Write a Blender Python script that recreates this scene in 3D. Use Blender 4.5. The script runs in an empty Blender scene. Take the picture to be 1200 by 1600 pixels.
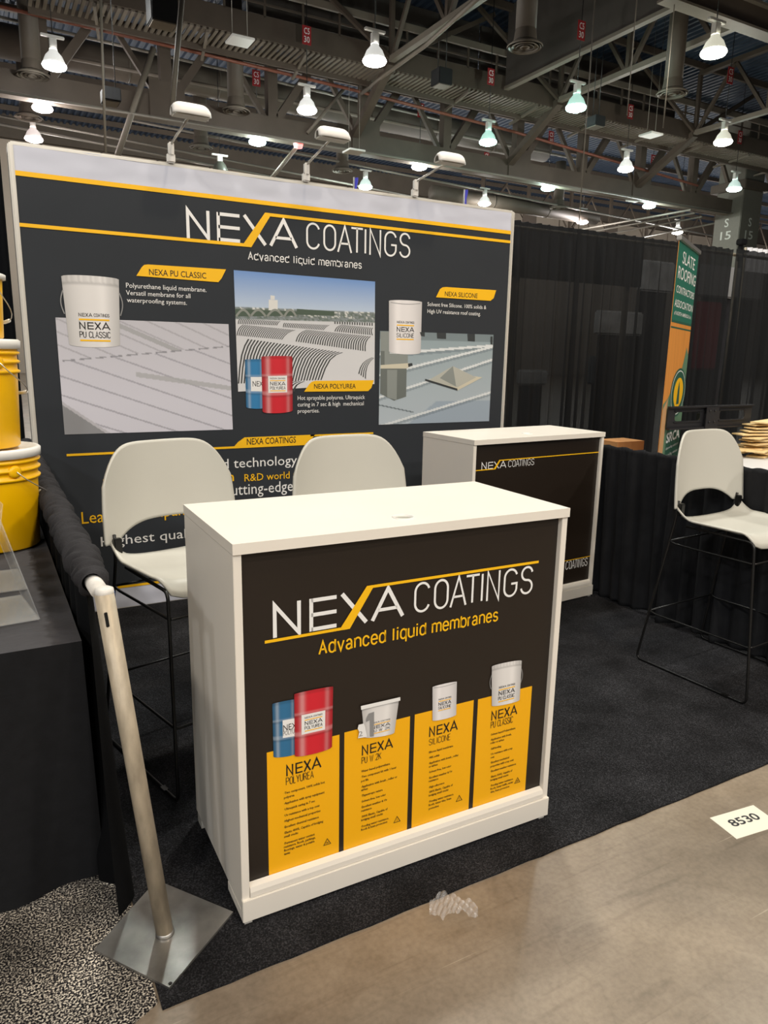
import bpy, bmesh, math, random
import numpy as np
from mathutils import Vector, Matrix
random.seed(7)
PI = math.pi
C = bpy.context.scene.collection

# ------------------------------------------------------------------ camera
CF, CYAW, CPITCH, CROLL, CH = 1129.06, -0.5073, -0.2157, -0.0186, 1.4209
def _rz(a): c, s = math.cos(a), math.sin(a); return np.array([[c, -s, 0], [s, c, 0], [0, 0, 1]])
def _rx(a): c, s = math.cos(a), math.sin(a); return np.array([[1, 0, 0], [0, c, -s], [0, s, c]])
def _ry(a): c, s = math.cos(a), math.sin(a); return np.array([[c, 0, s], [0, 1, 0], [-s, 0, c]])
CM = _rz(CYAW) @ _rx(CPITCH) @ _ry(CROLL)          # columns: right, forward, up
CAM = np.array([0, 0, CH])
cd = bpy.data.cameras.new('camera'); cam = bpy.data.objects.new('camera', cd); C.objects.link(cam)
rt, fw, up = CM[:, 0], CM[:, 1], CM[:, 2]
mw = Matrix(((rt[0], up[0], -fw[0], 0), (rt[1], up[1], -fw[1], 0), (rt[2], up[2], -fw[2], CH), (0, 0, 0, 1)))
cam.matrix_world = mw
cd.sensor_fit = 'VERTICAL'; cd.sensor_height = 24.0; cd.lens = 24.0 * CF / 1600
cd.clip_start = 0.05; cd.clip_end = 300
bpy.context.scene.camera = cam

# ------------------------------------------------------------------ world, lights, exposure
sc = bpy.context.scene
sc.view_settings.view_transform = 'Standard'; sc.view_settings.look = 'None'
sc.view_settings.gamma = 1; sc.view_settings.use_curve_mapping = False
sc.view_settings.exposure = 0.0
w = bpy.data.worlds.new('world'); sc.world = w; w.use_nodes = True
w.node_tree.nodes['Background'].inputs[0].default_value = (0.80, 0.88, 1.0, 1)
w.node_tree.nodes['Background'].inputs[1].default_value = 0.05

def lamp_light(x, y, z, energy, col, r=0.25, kind='SPOT'):
    l = bpy.data.lights.new('hall_lamp_light', kind); l.energy = energy; l.color = col; l.shadow_soft_size = r
    if kind == 'SPOT': l.spot_size = math.radians(168); l.spot_blend = .25
    o = bpy.data.objects.new('hall_lamp_light', l); o.location = (x, y, z); C.objects.link(o); return o
# the hall's high bay lamps go on overhead and behind the camera in the same grid
KP = 1.0
for (x, y, e, c) in [(2.88, 4.84, 1250, (1.0, .98, .90)), (3.99, 3.91, 260, (0.95, 1.0, .93)), (9.2, 4.4, 300, (.92, 1, .93)), (-4.2, 4.4, 300, (1, .97, .93)),
                     (2.4, 8.7, 250, (.93, 1, .94)), (9.2, 8.7, 250, (.93, 1, .94)), (15.8, 8.7, 300, (1, .97, .92)), (-4.2, 8.7, 250, (.95, 1, .95)),
                     (-4.2, 0.0, 380, (1, .86, .70)), (2.4, -1.2, 520, (1, .80, .56)), (9.2, 0.0, 380, (1, .85, .70)),
                     (-4.2, -4.4, 650, (1, .93, .82)), (2.4, -4.4, 600, (1, .88, .72)), (9.2, -4.4, 560, (1, .90, .80)),
                     (-4.2, -8.7, 750, (1, .96, .90)), (2.4, -8.7, 800, (1, .93, .85)), (9.2, -8.7, 650, (1, .94, .88)),
                     (-4.2, -13.0, 950, (1, .97, .92)), (2.4, -13.0, 950, (1, .95, .9)), (-10.8, -4.4, 700, (.97, .98, 1)), (-10.8, -8.7, 900, (.97, .98, 1))]:
    lamp_light(x, y, 8.4, e * KP, c)

# more lamps of the same grid further down the hall
for fx in (-4.2, 2.4, 9.2, 15.8, 22.4, 29.0, 35.6, 42.2, 48.8, 55.4):
    for fy in (34.3, 38.6): lamp_light(fx, fy, 8.3, 260, (1, .97, .92), .25, 'POINT')

# ------------------------------------------------------------------ projection helpers (the photograph's survey: where a sight line meets a plane)
def ray(u, v): return CM @ np.array([(u - 600) / CF, 1.0, (800 - v) / CF])
def atZ(u, v, z): d = ray(u, v); return Vector(CAM + d * (z - CH) / d[2])
def atY(u, v, y): d = ray(u, v); return Vector(CAM + d * y / d[1])
def atX(u, v, x): d = ray(u, v); return Vector(CAM + d * x / d[0])

# ------------------------------------------------------------------ materials
def lin(h):
    r = [int(h[i:i + 2], 16) / 255 for i in (0, 2, 4)]
    return tuple((c / 12.92 if c <= .04045 else ((c + .055) / 1.055) ** 2.4) for c in r) + (1,)
MATS = {}
def mat(name, col, rough=.6, metal=0, var=.0, scale=8, bump=0, bscale=60, spec=.5, trans=0, alpha=1, coat=0, stretch=None):
    if name in MATS: return MATS[name]
    m = bpy.data.materials.new(name); m.use_nodes = True; nt = m.node_tree; b = nt.nodes['Principled BSDF']
    c = lin(col) if isinstance(col, str) else col
    b.inputs['Base Color'].default_value = c; b.inputs['Roughness'].default_value = rough; b.inputs['Metallic'].default_value = metal
    b.inputs['Specular IOR Level'].default_value = spec
    b.inputs['Transmission Weight'].default_value = trans; b.inputs['Alpha'].default_value = alpha; b.inputs['Coat Weight'].default_value = coat
    tc = nt.nodes.new('ShaderNodeTexCoord'); vec = tc.outputs['Object']
    if stretch:
        mp = nt.nodes.new('ShaderNodeMapping'); mp.inputs['Scale'].default_value = stretch; nt.links.new(vec, mp.inputs[0]); vec = mp.outputs[0]
    if var:
        n = nt.nodes.new('ShaderNodeTexNoise'); n.inputs['Scale'].default_value = scale; n.inputs['Detail'].default_value = 5; nt.links.new(vec, n.inputs['Vector'])
        r = nt.nodes.new('ShaderNodeMapRange'); r.inputs['To Min'].default_value = 1 - var; r.inputs['To Max'].default_value = 1 + var; r.inputs['From Min'].default_value = .3; r.inputs['From Max'].default_value = .7
        nt.links.new(n.outputs['Fac'], r.inputs['Value'])
        mx = nt.nodes.new('ShaderNodeVectorMath'); mx.operation = 'SCALE'; mx.inputs[0].default_value = c[:3]; nt.links.new(r.outputs[0], mx.inputs['Scale']); nt.links.new(mx.outputs[0], b.inputs['Base Color'])
    if bump:
        n = nt.nodes.new('ShaderNodeTexNoise'); n.inputs['Scale'].default_value = bscale; n.inputs['Detail'].default_value = 4; nt.links.new(vec, n.inputs['Vector'])
        bp = nt.nodes.new('ShaderNodeBump'); bp.inputs['Strength'].default_value = bump; bp.inputs['Distance'].default_value = .004
        nt.links.new(n.outputs['Fac'], bp.inputs['Height']); nt.links.new(bp.outputs[0], b.inputs['Normal'])
    MATS[name] = m; return m
def emit(name, col, s):
    if name in MATS: return MATS[name]
    m = bpy.data.materials.new(name); m.use_nodes = True; b = m.node_tree.nodes['Principled BSDF']
    b.inputs['Emission Color'].default_value = col; b.inputs['Emission Strength'].default_value = s; b.inputs['Base Color'].default_value = (.9, .9, .9, 1)
    MATS[name] = m; return m
def vmat():
    if 'printed_colours' in MATS: return MATS['printed_colours']
    m = bpy.data.materials.new('printed_colours'); m.use_nodes = True; nt = m.node_tree; b = nt.nodes['Principled BSDF']
    a = nt.nodes.new('ShaderNodeAttribute'); a.attribute_name = 'Col'; nt.links.new(a.outputs['Color'], b.inputs['Base Color']); b.inputs['Roughness'].default_value = .6
    MATS['printed_colours'] = m; return m

M_white = mat('white_laminate', 'e9e3d8', .38, var=.02, scale=3, bump=.03, bscale=40)
M_black_print = mat('black_print', '221a13', .42, var=.05, scale=2)
M_fab_dark = mat('dark_fabric_print', '272c32', .8, var=.04, scale=3, bump=.15, bscale=6)
M_fab_light = mat('light_fabric_print', 'ccd0de', .8, var=.02, scale=3, bump=.25, bscale=7)
M_pw = mat('print_white', 'eeeeec', .6); M_pk = mat('print_black', '171310', .6)
M_py = mat('print_yellow', 'fac000', .6); M_py2 = mat('print_yellow_board', 'f8b400', .5); M_pr = mat('print_grey', '8c8c8c', .6)
M_alu = mat('scuffed_aluminium', 'aca08c', .45, .25, var=.28, scale=30, bump=.35, bscale=60, stretch=(1, 1, .35))
M_plate = mat('bare_steel_plate', 'a4a29e', .28, .8, var=.4, scale=9, bump=.08, bscale=20)
M_chrome = mat('bright_metal', 'd0ccc4', .3, .8)
M_blackmetal = mat('black_powder_coat', '101010', .38, spec=.5)
M_plastic = mat('grey_plastic_shell', 'c6c4ba', .42, var=.015, scale=4, bump=.04, bscale=300)
M_drape = mat('black_drape', '0b0c0e', .9, spec=.12, var=.15, scale=20, bump=.2, bscale=300)
M_drape2 = mat('black_table_drape', '17181b', .85, spec=.3, var=.15, scale=30, bump=.2, bscale=200)
M_truss = mat('painted_steel', '554a40', .6, var=.12, scale=1.5)
M_truss_l = mat('light_painted_steel', '7a7165', .55, var=.1, scale=1.5)
M_duct = mat('dull_duct', '5a5147', .6, 0, var=.12, scale=1.2)
M_curt = mat('draft_curtain', '48423d', .8, var=.06, scale=.8)
M_pipe = mat('copper_sprinkler_pipe', '86503f', .5, var=.1)
M_cond = mat('galvanised_conduit', '8f8a80', .45, .3)
M_yel = mat('yellow_plastic', 'ffc400', .34, var=.02, scale=5); M_lid = mat('white_lid_plastic', 'e6e4df', .4)
M_clear = mat('clear_acrylic', (.9, .93, .93, 1), .08, alpha=.16, spec=.9); M_paper = mat('paper', 'f0eee8', .7, var=.05, scale=60)
M_wood = mat('pale_wood', 'ebd09a', .6, var=.12, scale=12, stretch=(1, 8, 8), bump=.1); M_card = mat('cardboard', 'c08a55', .8, var=.05)
M_red = mat('red_tag', 'a02428', .6)

# ------------------------------------------------------------------ mesh helpers
def obj(name, bm_or_me, m, parent=None, smooth=False):
    if isinstance(bm_or_me, bmesh.types.BMesh):
        me = bpy.data.meshes.new(name); bm_or_me.normal_update(); bm_or_me.to_mesh(me); bm_or_me.free()
    else: me = bm_or_me
    if m is not None and len(me.materials) == 0: me.materials.append(m)
    if smooth:
        for p in me.polygons: p.use_smooth = True
    o = bpy.data.objects.new(name, me); C.objects.link(o)
    if parent: o.parent = parent
    return o
def tag(o, label=None, cat=None, group=None, kind=None):
    if label: o['label'] = label
    if cat: o['category'] = cat
    if group: o['group'] = group
    if kind: o['kind'] = kind
    return o
def thing(name, label, cat, loc=(0, 0, 0), rz=0, group=None):
    o = bpy.data.objects.new(name, None); C.objects.link(o); o.location = loc; o.rotation_euler = (0, 0, rz); o.empty_display_size = .1
    return tag(o, label, cat, group)
def box(bm, x0, x1, y0, y1, z0, z1, bev=0, M=None):
    r = bmesh.ops.create_cube(bm, size=1); vs = r['verts']
    for v in vs: v.co = Vector((x0 + (v.co.x + .5) * (x1 - x0), y0 + (v.co.y + .5) * (y1 - y0), z0 + (v.co.z + .5) * (z1 - z0)))
    if bev:
        es = list({e for v in vs for e in v.link_edges}); r2 = bmesh.ops.bevel(bm, geom=es, offset=bev, segments=2, affect='EDGES'); vs = list({v for f in r2['faces'] for v in f.verts} | set(v for v in vs if v.is_valid))
    if M is not None: bmesh.ops.transform(bm, matrix=M, verts=[v for v in vs if v.is_valid])
    return bm
def bx(*a, **k): return box(bmesh.new(), *a, **k)
def tube_pts(pts, rad, n=8, closed=False, fillet=0, cap=True, bm=None):
    P = [Vector(p) for p in pts]
    if fillet:
        Q = [P[0]]
        for a, b, c in zip(P, P[1:], P[2:]):
            d1 = (a - b); d2 = (c - b); f = min(fillet, d1.length * .45, d2.length * .45); s = b + d1.normalized() * f; e = b + d2.normalized() * f
            for k in range(6):
                t = k / 5; Q.append(s * (1 - t) ** 2 + b * 2 * t * (1 - t) + e * t * t)
        Q.append(P[-1]); P = Q
    bm = bm or bmesh.new(); rings = []; prev = None
    for i, p in enumerate(P):
        t = (P[min(i + 1, len(P) - 1)] - P[max(i - 1, 0)]).normalized()
        if prev is None:
            a = Vector((0, 0, 1)) if abs(t.z) < .9 else Vector((1, 0, 0)); u = t.cross(a).normalized()
        else: u = (prev - t * prev.dot(t)).normalized()
        prev = u; v = t.cross(u); r = rad[i] if isinstance(rad, (list, tuple)) else rad
        rings.append([bm.verts.new(p + (u * math.cos(2 * PI * k / n) + v * math.sin(2 * PI * k / n)) * r) for k in range(n)])
    for A, B in zip(rings, rings[1:]):
        for k in range(n): bm.faces.new((A[k], A[(k + 1) % n], B[(k + 1) % n], B[k]))
    if cap: bm.faces.new(rings[0][::-1]); bm.faces.new(rings[-1])
    return bm
def beam(P, Q, wd, h, bm=None):
    """square section member between two points"""
    bm = bm or bmesh.new(); P = Vector(P); Q = Vector(Q); t = (Q - P).normalized(); a = Vector((0, 0, 1)) if abs(t.z) < .95 else Vector((1, 0, 0))
    u = t.cross(a).normalized() * wd / 2; v = u.cross(t).normalized() * h / 2
    r = [[bm.verts.new(c + u * i + v * j) for i, j in ((-1, -1), (1, -1), (1, 1), (-1, 1))] for c in (P, Q)]
    for k in range(4): bm.faces.new((r[0][k], r[0][(k + 1) % 4], r[1][(k + 1) % 4], r[1][k]))
    bm.faces.new(r[0][::-1]); bm.faces.new(r[1]); return bm
def lathe(prof, n=32, c=(0, 0, 0), bm=None, caps=True):
    bm = bm or bmesh.new(); c = Vector(c)
    R = [[bm.verts.new(c + Vector((r * math.cos(2 * PI * k / n), r * math.sin(2 * PI * k / n), z))) for k in range(n)] for r, z in prof]
    for A, B in zip(R, R[1:]):
        for k in range(n): bm.faces.new((A[k], A[(k + 1) % n], B[(k + 1) % n], B[k]))
    if caps: bm.faces.new(R[0][::-1]); bm.faces.new(R[-1])
    return bm
def grid(fn, nu, nv, bm=None):
    bm = bm or bmesh.new(); V = [[bm.verts.new(fn(i / nu, j / nv)) for j in range(nv + 1)] for i in range(nu + 1)]
    for i in range(nu):
        for j in range(nv): bm.faces.new((V[i][j], V[i + 1][j], V[i + 1][j + 1], V[i][j + 1]))
    return bm
def holed(outer, holes, th, M=None):
    bm = bmesh.new(); E = []
    for loop in [outer] + holes:
        vs = [bm.verts.new((x, y, 0)) for x, y in loop]
        for a, b in zip(vs, vs[1:] + vs[:1]): E.append(bm.edges.new((a, b)))
    bmesh.ops.triangle_fill(bm, edges=E, use_beauty=True)
    r = bmesh.ops.extrude_face_region(bm, geom=list(bm.faces))
    for v in [g for g in r['geom'] if isinstance(g, bmesh.types.BMVert)]: v.co.z += th
    bmesh.ops.recalc_face_normals(bm, faces=list(bm.faces))
    if M is not None: bmesh.ops.transform(bm, matrix=M, verts=list(bm.verts))
    return bm
def copy_tree(o, parent=None):
    c = o.copy(); C.objects.link(c); c.parent = parent
    for ch in list(o.children): copy_tree(ch, c)
    return c

# ------------------------------------------------------------------ flat print on a panel
class Frame:
    """plane with origin O, unit axis U (to the right) and Z up; N faces the viewer"""
    def __init__(s, O, U, V=None):
        s.O = Vector(O); s.U = Vector(U).normalized(); s.V = Vector(V).normalized() if V else Vector((0, 0, 1)); s.N = s.U.cross(s.V)
    def uv(s, px, py):
        d = Vector(ray(px, py)); c = Vector(CAM); t = (s.O - c).dot(s.N) / d.dot(s.N); p = c + d * t - s.O
        return Vector((p.dot(s.U), p.dot(s.V)))
    def w(s, u, v, n=0): return s.O + s.U * u + s.V * v + s.N * n
LY = .00045
class Print:
    """collects printed shapes of one element, several inks, into one mesh"""
    def __init__(s, fr, name, parent): s.f = fr; s.name = name; s.parent = parent; s.V = []; s.F = []; s.MI = []; s.M = []
    def mi(s, m):
        if m not in s.M: s.M.append(m)
        return s.M.index(m)
    def uvpoly(s, pts, m, layer=1):
        b = len(s.V); s.V += [s.f.w(u, v, LY * layer) for u, v in pts]; s.F.append(list(range(b, b + len(pts)))); s.MI.append(s.mi(m))
    def pxpoly(s, pts, m, layer=1): s.uvpoly([s.f.uv(*p) for p in pts], m, layer)
    def ribbon(s, pts, wd, m, layer=2, map_=None):
        P = [Vector((p[0], p[1])) for p in pts]; L = []; R = []; n = len(P)
        cl = (P[0] - P[-1]).length < 1e-7
        for i, p in enumerate(P):
            a = P[i - 1] if i else (P[-2] if cl else None); c = P[i + 1] if i < n - 1 else (P[1] if cl else None)
            d1 = (p - a).normalized() if a is not None else (c - p).normalized(); d2 = (c - p).normalized() if c is not None else d1
            t = (d1 + d2); t = t.normalized() if t.length > 1e-6 else d1; nn = Vector((-t.y, t.x)); k = min(1 / max(abs(nn.dot(Vector((-d1.y, d1.x)))), .35), 2.8)
            L.append(p + nn * wd / 2 * k); R.append(p - nn * wd / 2 * k)
        b = len(s.V)
        for l, r in zip(L, R): s.V += [s.f.w(l.x, l.y, LY * layer), s.f.w(r.x, r.y, LY * layer)]
        for i in range(n - 1): s.F.append([b + 2 * i, b + 2 * i + 1, b + 2 * i + 3, b + 2 * i + 2]); s.MI.append(s.mi(m))
    def pxline(s, pts, wd, m, layer=2): s.ribbon([s.f.uv(*p) for p in pts], wd, m, layer)
    def text(s, body, L, R, T, m, layer=3, bold=0., res=3, shear=0):
        """baseline from pixel L to pixel R, cap height reaching pixel T"""
        a = s.f.uv(*L); b = s.f.uv(*R); t = s.f.uv(*T); s.uvtext(body, a.x, b.x, a.y, t.y - a.y, m, layer, bold, res, yr=b.y)
    def uvtext(s, body, u0, u1, v0, cap, m, layer=3, bold=0., res=3, yr=None, align=None):
        V, F, x0, x1 = glyphs(body, bold, res); b = len(s.V)
        k = cap / CAPH; sx = (u1 - u0) / (x1 - x0) if u1 is not None else k * .8
        if align == 'c': u0 -= sx * (x1 - x0) / 2
        for x, y in V: s.V.append(s.f.w(u0 + (x - x0) * sx, v0 + y * k, LY * layer))
        for f in F: s.F.append([b + i for i in f]); s.MI.append(s.mi(m))
    def build(s, label=None):
        me = bpy.data.meshes.new(s.name); me.from_pydata([tuple(v) for v in s.V], [], s.F)
        for m in s.M: me.materials.append(m)
        me.polygons.foreach_set('material_index', s.MI); me.update()
        # turn every face to the viewer side
        bm = bmesh.new(); bm.from_mesh(me)
        bm.normal_update()
        fl = [f for f in bm.faces if f.normal.dot(s.f.N) < 0]; bmesh.ops.reverse_faces(bm, faces=fl); bm.to_mesh(me); bm.free()
        o = obj(s.name, me, None, s.parent)
        if label: o['label'] = label
        return o
_gc = {}
_tc = bpy.data.curves.new('glyph_source', 'FONT'); _to = bpy.data.objects.new('glyph_source', _tc); C.objects.link(_to)
def glyphs(body, bold=0, res=3):
    k = (body, bold, res)
    if k not in _gc:
        _tc.body = body; _tc.offset = bold; _tc.resolution_u = res
        me = bpy.data.meshes.new_from_object(_to)
        V = [(v.co.x, v.co.y) for v in me.vertices]; F = [list(p.vertices) for p in me.polygons]; bpy.data.meshes.remove(me)
        _gc[k] = (V, F, min(v[0] for v in V), max(v[0] for v in V))
    return _gc[k]
CAPH = max(v[1] for v in glyphs('H')[0])

def arc(cx, cy, rx, ry, a0, a1, n=14): return [(cx + rx * math.cos(math.radians(a0 + (a1 - a0) * i / n)), cy + ry * math.sin(math.radians(a0 + (a1 - a0) * i / n))) for i in range(n + 1)]
def cond_letter(ch):
    """thin condensed capitals in a unit box"""
    if ch == 'C': return [arc(.5, .70, .5, .30, 18, 180) + arc(.5, .30, .5, .30, 180, 342)]
    if ch == 'O': return [arc(.5, .70, .5, .30, 0, 180) + arc(.5, .30, .5, .30, 180, 360) + [(1, .70)]]
    if ch == 'A': return [[(0, 0), (.5, 1), (1, 0)], [(.18, .33), (.82, .33)]]
    if ch == 'T': return [[(0, 1), (1, 1)], [(.5, 1), (.5, 0)]]
    if ch == 'I': return [[(.5, 0), (.5, 1)]]
    if ch == 'N': return [[(0, 0), (0, 1), (1, 0), (1, 1)]]
    if ch == 'G': return [arc(.5, .70, .5, .30, 18, 180) + arc(.5, .30, .5, .30, 180, 350) + [(1, .46), (.55, .46)]]
    if ch == 'S': return [arc(.5, .755, .48, .245, 10, 262, 16) + arc(.5, .255, .5, .255, 82, -170, 16)]
    if ch == 'P': return [[(0, 0), (0, 1), (.5, 1)] + arc(.55, .74, .45, .26, 90, -90, 8) + [(0, .48)]]
    if ch == 'U': return [[(0, 1)] + arc(.5, .3, .5, .3, 180, 360, 10) + [(1, 1)]]
    if ch == 'L': return [[(0, 1), (0, 0), (.9, 0)]]
    if ch == 'Y': return [[(0, 1), (.5, .45), (1, 1)], [(.5, .45), (.5, 0)]]
    if ch == 'R': return [[(0, 0), (0, 1), (.5, 1)] + arc(.55, .75, .42, .25, 90, -90, 8) + [(0, .5)], [(.5, .5), (1, 0)]]
    if ch == 'E': return [[(1, 1), (0, 1), (0, 0), (1, 0)], [(0, .52), (.85, .52)]]
    if ch == 'W': return [[(0, 1), (.27, 0), (.5, .9), (.73, 0), (1, 1)]]
    if ch == '2': return [arc(.5, .72, .46, .28, 170, -30, 12) + [(0, 0), (1, 0)]]
    if ch == 'K': return [[(0, 0), (0, 1)], [(1, 1), (0, .4)], [(.3, .58), (1, 0)]]
    if ch == 'X': return [[(0, 0), (1, 1)], [(0, 1), (1, 0)]]
    return []
def low_letter(ch):
    """narrow sans lower case: x height 1 unit box, ascender 1.38, descender -.38"""
    o = arc(.5, .62, .5, .38, 0, 180, 10) + arc(.5, .38, .5, .38, 180, 360, 10) + [(1, .62)]
    if ch == 'a': return [arc(.46, .66, .42, .34, 160, 0, 9) + [(.88, .12), (1.0, 0)], [(.88, .55), (.4, .5)] + arc(.42, .26, .42, .26, 100, 300, 9) + [(.88, .25)]]
    if ch == 'b': return [o, [(0, 0), (0, 1.38)]]
    if ch == 'c': return [arc(.5, .62, .5, .38, 15, 180, 9) + arc(.5, .38, .5, .38, 180, 345, 9)]
    if ch == 'd': return [o, [(1, 0), (1, 1.38)]]
    if ch == 'e': return [[(.02, .52), (1, .52)] + arc(.5, .62, .5, .38, 0, 180, 10) + arc(.5, .38, .5, .38, 180, 335, 9)]
    if ch == 'i': return [[(.5, 0), (.5, .98)], [(.5, 1.27), (.5, 1.46)]]
    if ch == 'l': return [[(.5, 0), (.5, 1.38)]]
    if ch == 'm': return [[(0, 0), (0, 1)], arc(.25, .72, .25, .28, 180, 0, 8) + [(.5, 0)], arc(.75, .72, .25, .28, 180, 0, 8) + [(1, 0)]]
    if ch == 'n': return [[(0, 0), (0, 1)], arc(.5, .66, .5, .34, 180, 0, 10) + [(1, 0)]]
    if ch == 'q': return [o, [(1, 1), (1, -.38)]]
    if ch == 'r': return [[(0, 0), (0, 1)], arc(.85, .60, .85, .38, 180, 88, 7)]
    if ch == 's': return [arc(.5, .745, .46, .255, 15, 262, 12) + arc(.5, .25, .48, .25, 82, -165, 12)]
    if ch == 'u': return [[(1, 1), (1, 0)], [(0, 1)] + arc(.5, .34, .5, .34, 180, 360, 10)]
    if ch == 'v': return [[(0, 1), (.5, 0), (1, 1)]]
    if ch == 'A': return [[(0, 0), (.5, 1.38), (1, 0)], [(.18, .45), (.82, .45)]]
    return []
LW = {'A': 1.2, 'i': .28, 'l': .28, 'm': 1.65, 'r': .45, ' ': .45, 's': .88}
def narrow_text(pr, body, L, R, T, m, layer=3, gap=.46, wf=.165):
    a = pr.f.uv(*L); b = pr.f.uv(*R); h = (pr.f.uv(*T).y - a.y) / 1.38; wd = h * wf
    tot = sum(LW.get(c, 1) for c in body) + gap * (len(body) - 1); k = (b.x - a.x) / tot; u = a.x
    for c in body:
        cw = LW.get(c, 1) * k
        for st in low_letter(c): pr.ribbon([(u + x * cw, a.y + wd / 2 * (1 - y) + y * h - (wd / 2 * y if y > 1.01 else 0)) for x, y in st], wd, m, layer)
        u += cw + gap * k
CW = {'I': .25, 'W': 1.45, 'A': 1.05, ' ': .55, 'E': .8, 'L': .75}
def stroke_text(pr, body, u0, u1, v0, h, wd, m, layer=3, gap=.32):
    tot = sum(CW.get(c, 1) for c in body) + gap * (len(body) - 1); k = (u1 - u0) / tot; u = u0
    for c in body:
        cw = CW.get(c, 1) * k
        for st in cond_letter(c): pr.ribbon([(u + x * cw, v0 + wd / 2 + y * (h - wd)) for x, y in st], wd, m, layer)
        u += cw + gap * k
def nexa_word(pr, u0, u1, v0, h, wd, m, m2=None, layer=3):
    """wide letters N E X A; with m2 the rising stroke of X is left to the logo's yellow stroke"""
    W = u1 - u0; s = [(0, .2015), (.263, .467), (.495, .72), (.755, 1.0)]
    X = lambda q: u0 + q * W
    hw = wd / 2
    pr.ribbon([(X(0) + hw, v0), (X(0) + hw, v0 + h - wd * .3), (X(.2015) - hw, v0 + wd * .3), (X(.2015) - hw, v0 + h)], wd, m, layer)
    a, b = X(.263), X(.467)
    pr.ribbon([(a + hw, v0), (a + hw, v0 + h)], wd, m, layer)
    for q in (hw, h * .5, h - hw): pr.ribbon([(a + hw, v0 + q), (b, v0 + q)], wd, m, layer)
    a, b = X(.495), X(.715)
    pr.ribbon([(a + wd * .5, v0 + h), (b - wd * .5, v0)], wd * 1.1, m, layer)
    if not m2: pr.ribbon([(a + wd * .5, v0), (b - wd * .5, v0 + h)], wd * 1.1, m, layer)
    a, b = X(.75), X(1.0); c = (a + b) / 2
    pr.ribbon([(a, v0), (c, v0 + h - wd * .25), (b, v0)], wd * 1.05, m, layer); pr.ribbon([(a + (c - a) * .38, v0 + h * .31), (b - (c - a) * .38, v0 + h * .31)], wd * .9, m, layer)
LET = [('C', .4955, .5585), ('O', .5732, .6327), ('A', .6377, .7087), ('T', .7005, .7635), ('I', .765, .780), ('N', .7918, .8501), ('G', .8662, .9292), ('S', .9423, 1.0)]
def logo(pr, u0, u1, v0, h, left, right, yth, layer=3):
    """NEXA COATINGS with a yellow rule that runs under N and E, up through X and on over the rest"""
    W = u1 - u0; wd = h * .118
    nexa_word(pr, u0, u0 + W * .4526, v0, h, wd, M_pw, M_py, layer)
    for ch, a, b in LET:
        a = u0 + a * W; b = u0 + b * W; w2 = h * .075
        for st in cond_letter(ch):
            pr.ribbon([(a + w2 / 2 + x * (b - a - w2) if ch != 'I' else (a + b) / 2, v0 + w2 / 2 + y * (h - w2) if ch != 'A' and ch != 'N' else v0 + y * h) for x, y in st], w2, M_pw, layer)
    xb, xt = u0 + W * .236, u0 + W * .327; b_ = v0 - h * .12; t_ = v0 + h * 1.05; s = yth * 1.0; ww = h * .2
    pr.uvpoly([(left, b_), (xb, b_), (xb, b_ + yth), (left, b_ + yth)], M_py, layer + 1)
    pr.uvpoly([(xb - ww * .0, b_), (xb + ww, b_), (xt + ww * .55, t_ - 0), (xt + ww * .55 - .0, t_ + yth), (xt - ww * .45, t_ + yth), (xb - ww * .45, b_ + yth)], M_py, layer + 2)
    pr.uvpoly([(xt, t_), (right, t_), (right, t_ + yth), (xt, t_ + yth)], M_py, layer + 1)

def art_grid(fr, quad, fn, parent, name, nu=20, nv=20, layer=3, bulge=0.0, bot=0.0):
    """printed picture: a fine grid of coloured cells between four pixel corners (TL, TR, BR, BL)"""
    q = [fr.uv(*p) for p in quad]; V = []; cols = []
    for j in range(nv + 1):
        t = j / nv
        for i in range(nu + 1):
            s = i / nu; p = (q[0] * (1 - s) + q[1] * s) * (1 - t) + (q[3] * (1 - s) + q[2] * s) * t
            el = 1 - (2 * s - 1) ** 2; p = Vector((p.x, p.y + bulge * math.sqrt(max(el, 0)) * (1 - t) - bot * math.sqrt(max(el, 0)) * t)); V.append(tuple(fr.w(p.x, p.y, LY * layer))); cols.append(fn(s, t))
    F = [(j * (nu + 1) + i, (j + 1) * (nu + 1) + i, (j + 1) * (nu + 1) + i + 1, j * (nu + 1) + i + 1) for j in range(nv) for i in range(nu)]
    me = bpy.data.meshes.new(name); me.from_pydata(V, [], F); a = me.color_attributes.new('Col', 'FLOAT_COLOR', 'POINT')
    a.data.foreach_set('color', [c for col in cols for c in (tuple(col) + (1,) if len(col) == 3 else col)])
    me.materials.append(vmat()); return obj(name, me, None, parent)
def mixc(a, b, t): t = max(0, min(1, t)); return tuple(x * (1 - t) + y * t for x, y in zip(a[:3], b[:3]))
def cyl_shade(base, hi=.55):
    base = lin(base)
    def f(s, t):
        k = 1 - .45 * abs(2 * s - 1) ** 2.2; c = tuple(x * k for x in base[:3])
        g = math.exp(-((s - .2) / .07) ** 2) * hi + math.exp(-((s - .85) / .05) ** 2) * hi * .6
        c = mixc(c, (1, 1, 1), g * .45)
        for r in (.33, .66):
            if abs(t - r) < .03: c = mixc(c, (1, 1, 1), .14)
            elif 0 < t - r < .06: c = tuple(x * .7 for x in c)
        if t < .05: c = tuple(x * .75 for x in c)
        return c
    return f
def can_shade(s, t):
    k = .80 - .25 * abs(2 * s - 1) ** 2 + .12 * math.exp(-((s - .25) / .1) ** 2); return (k, k * .97, k * .97)

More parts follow.
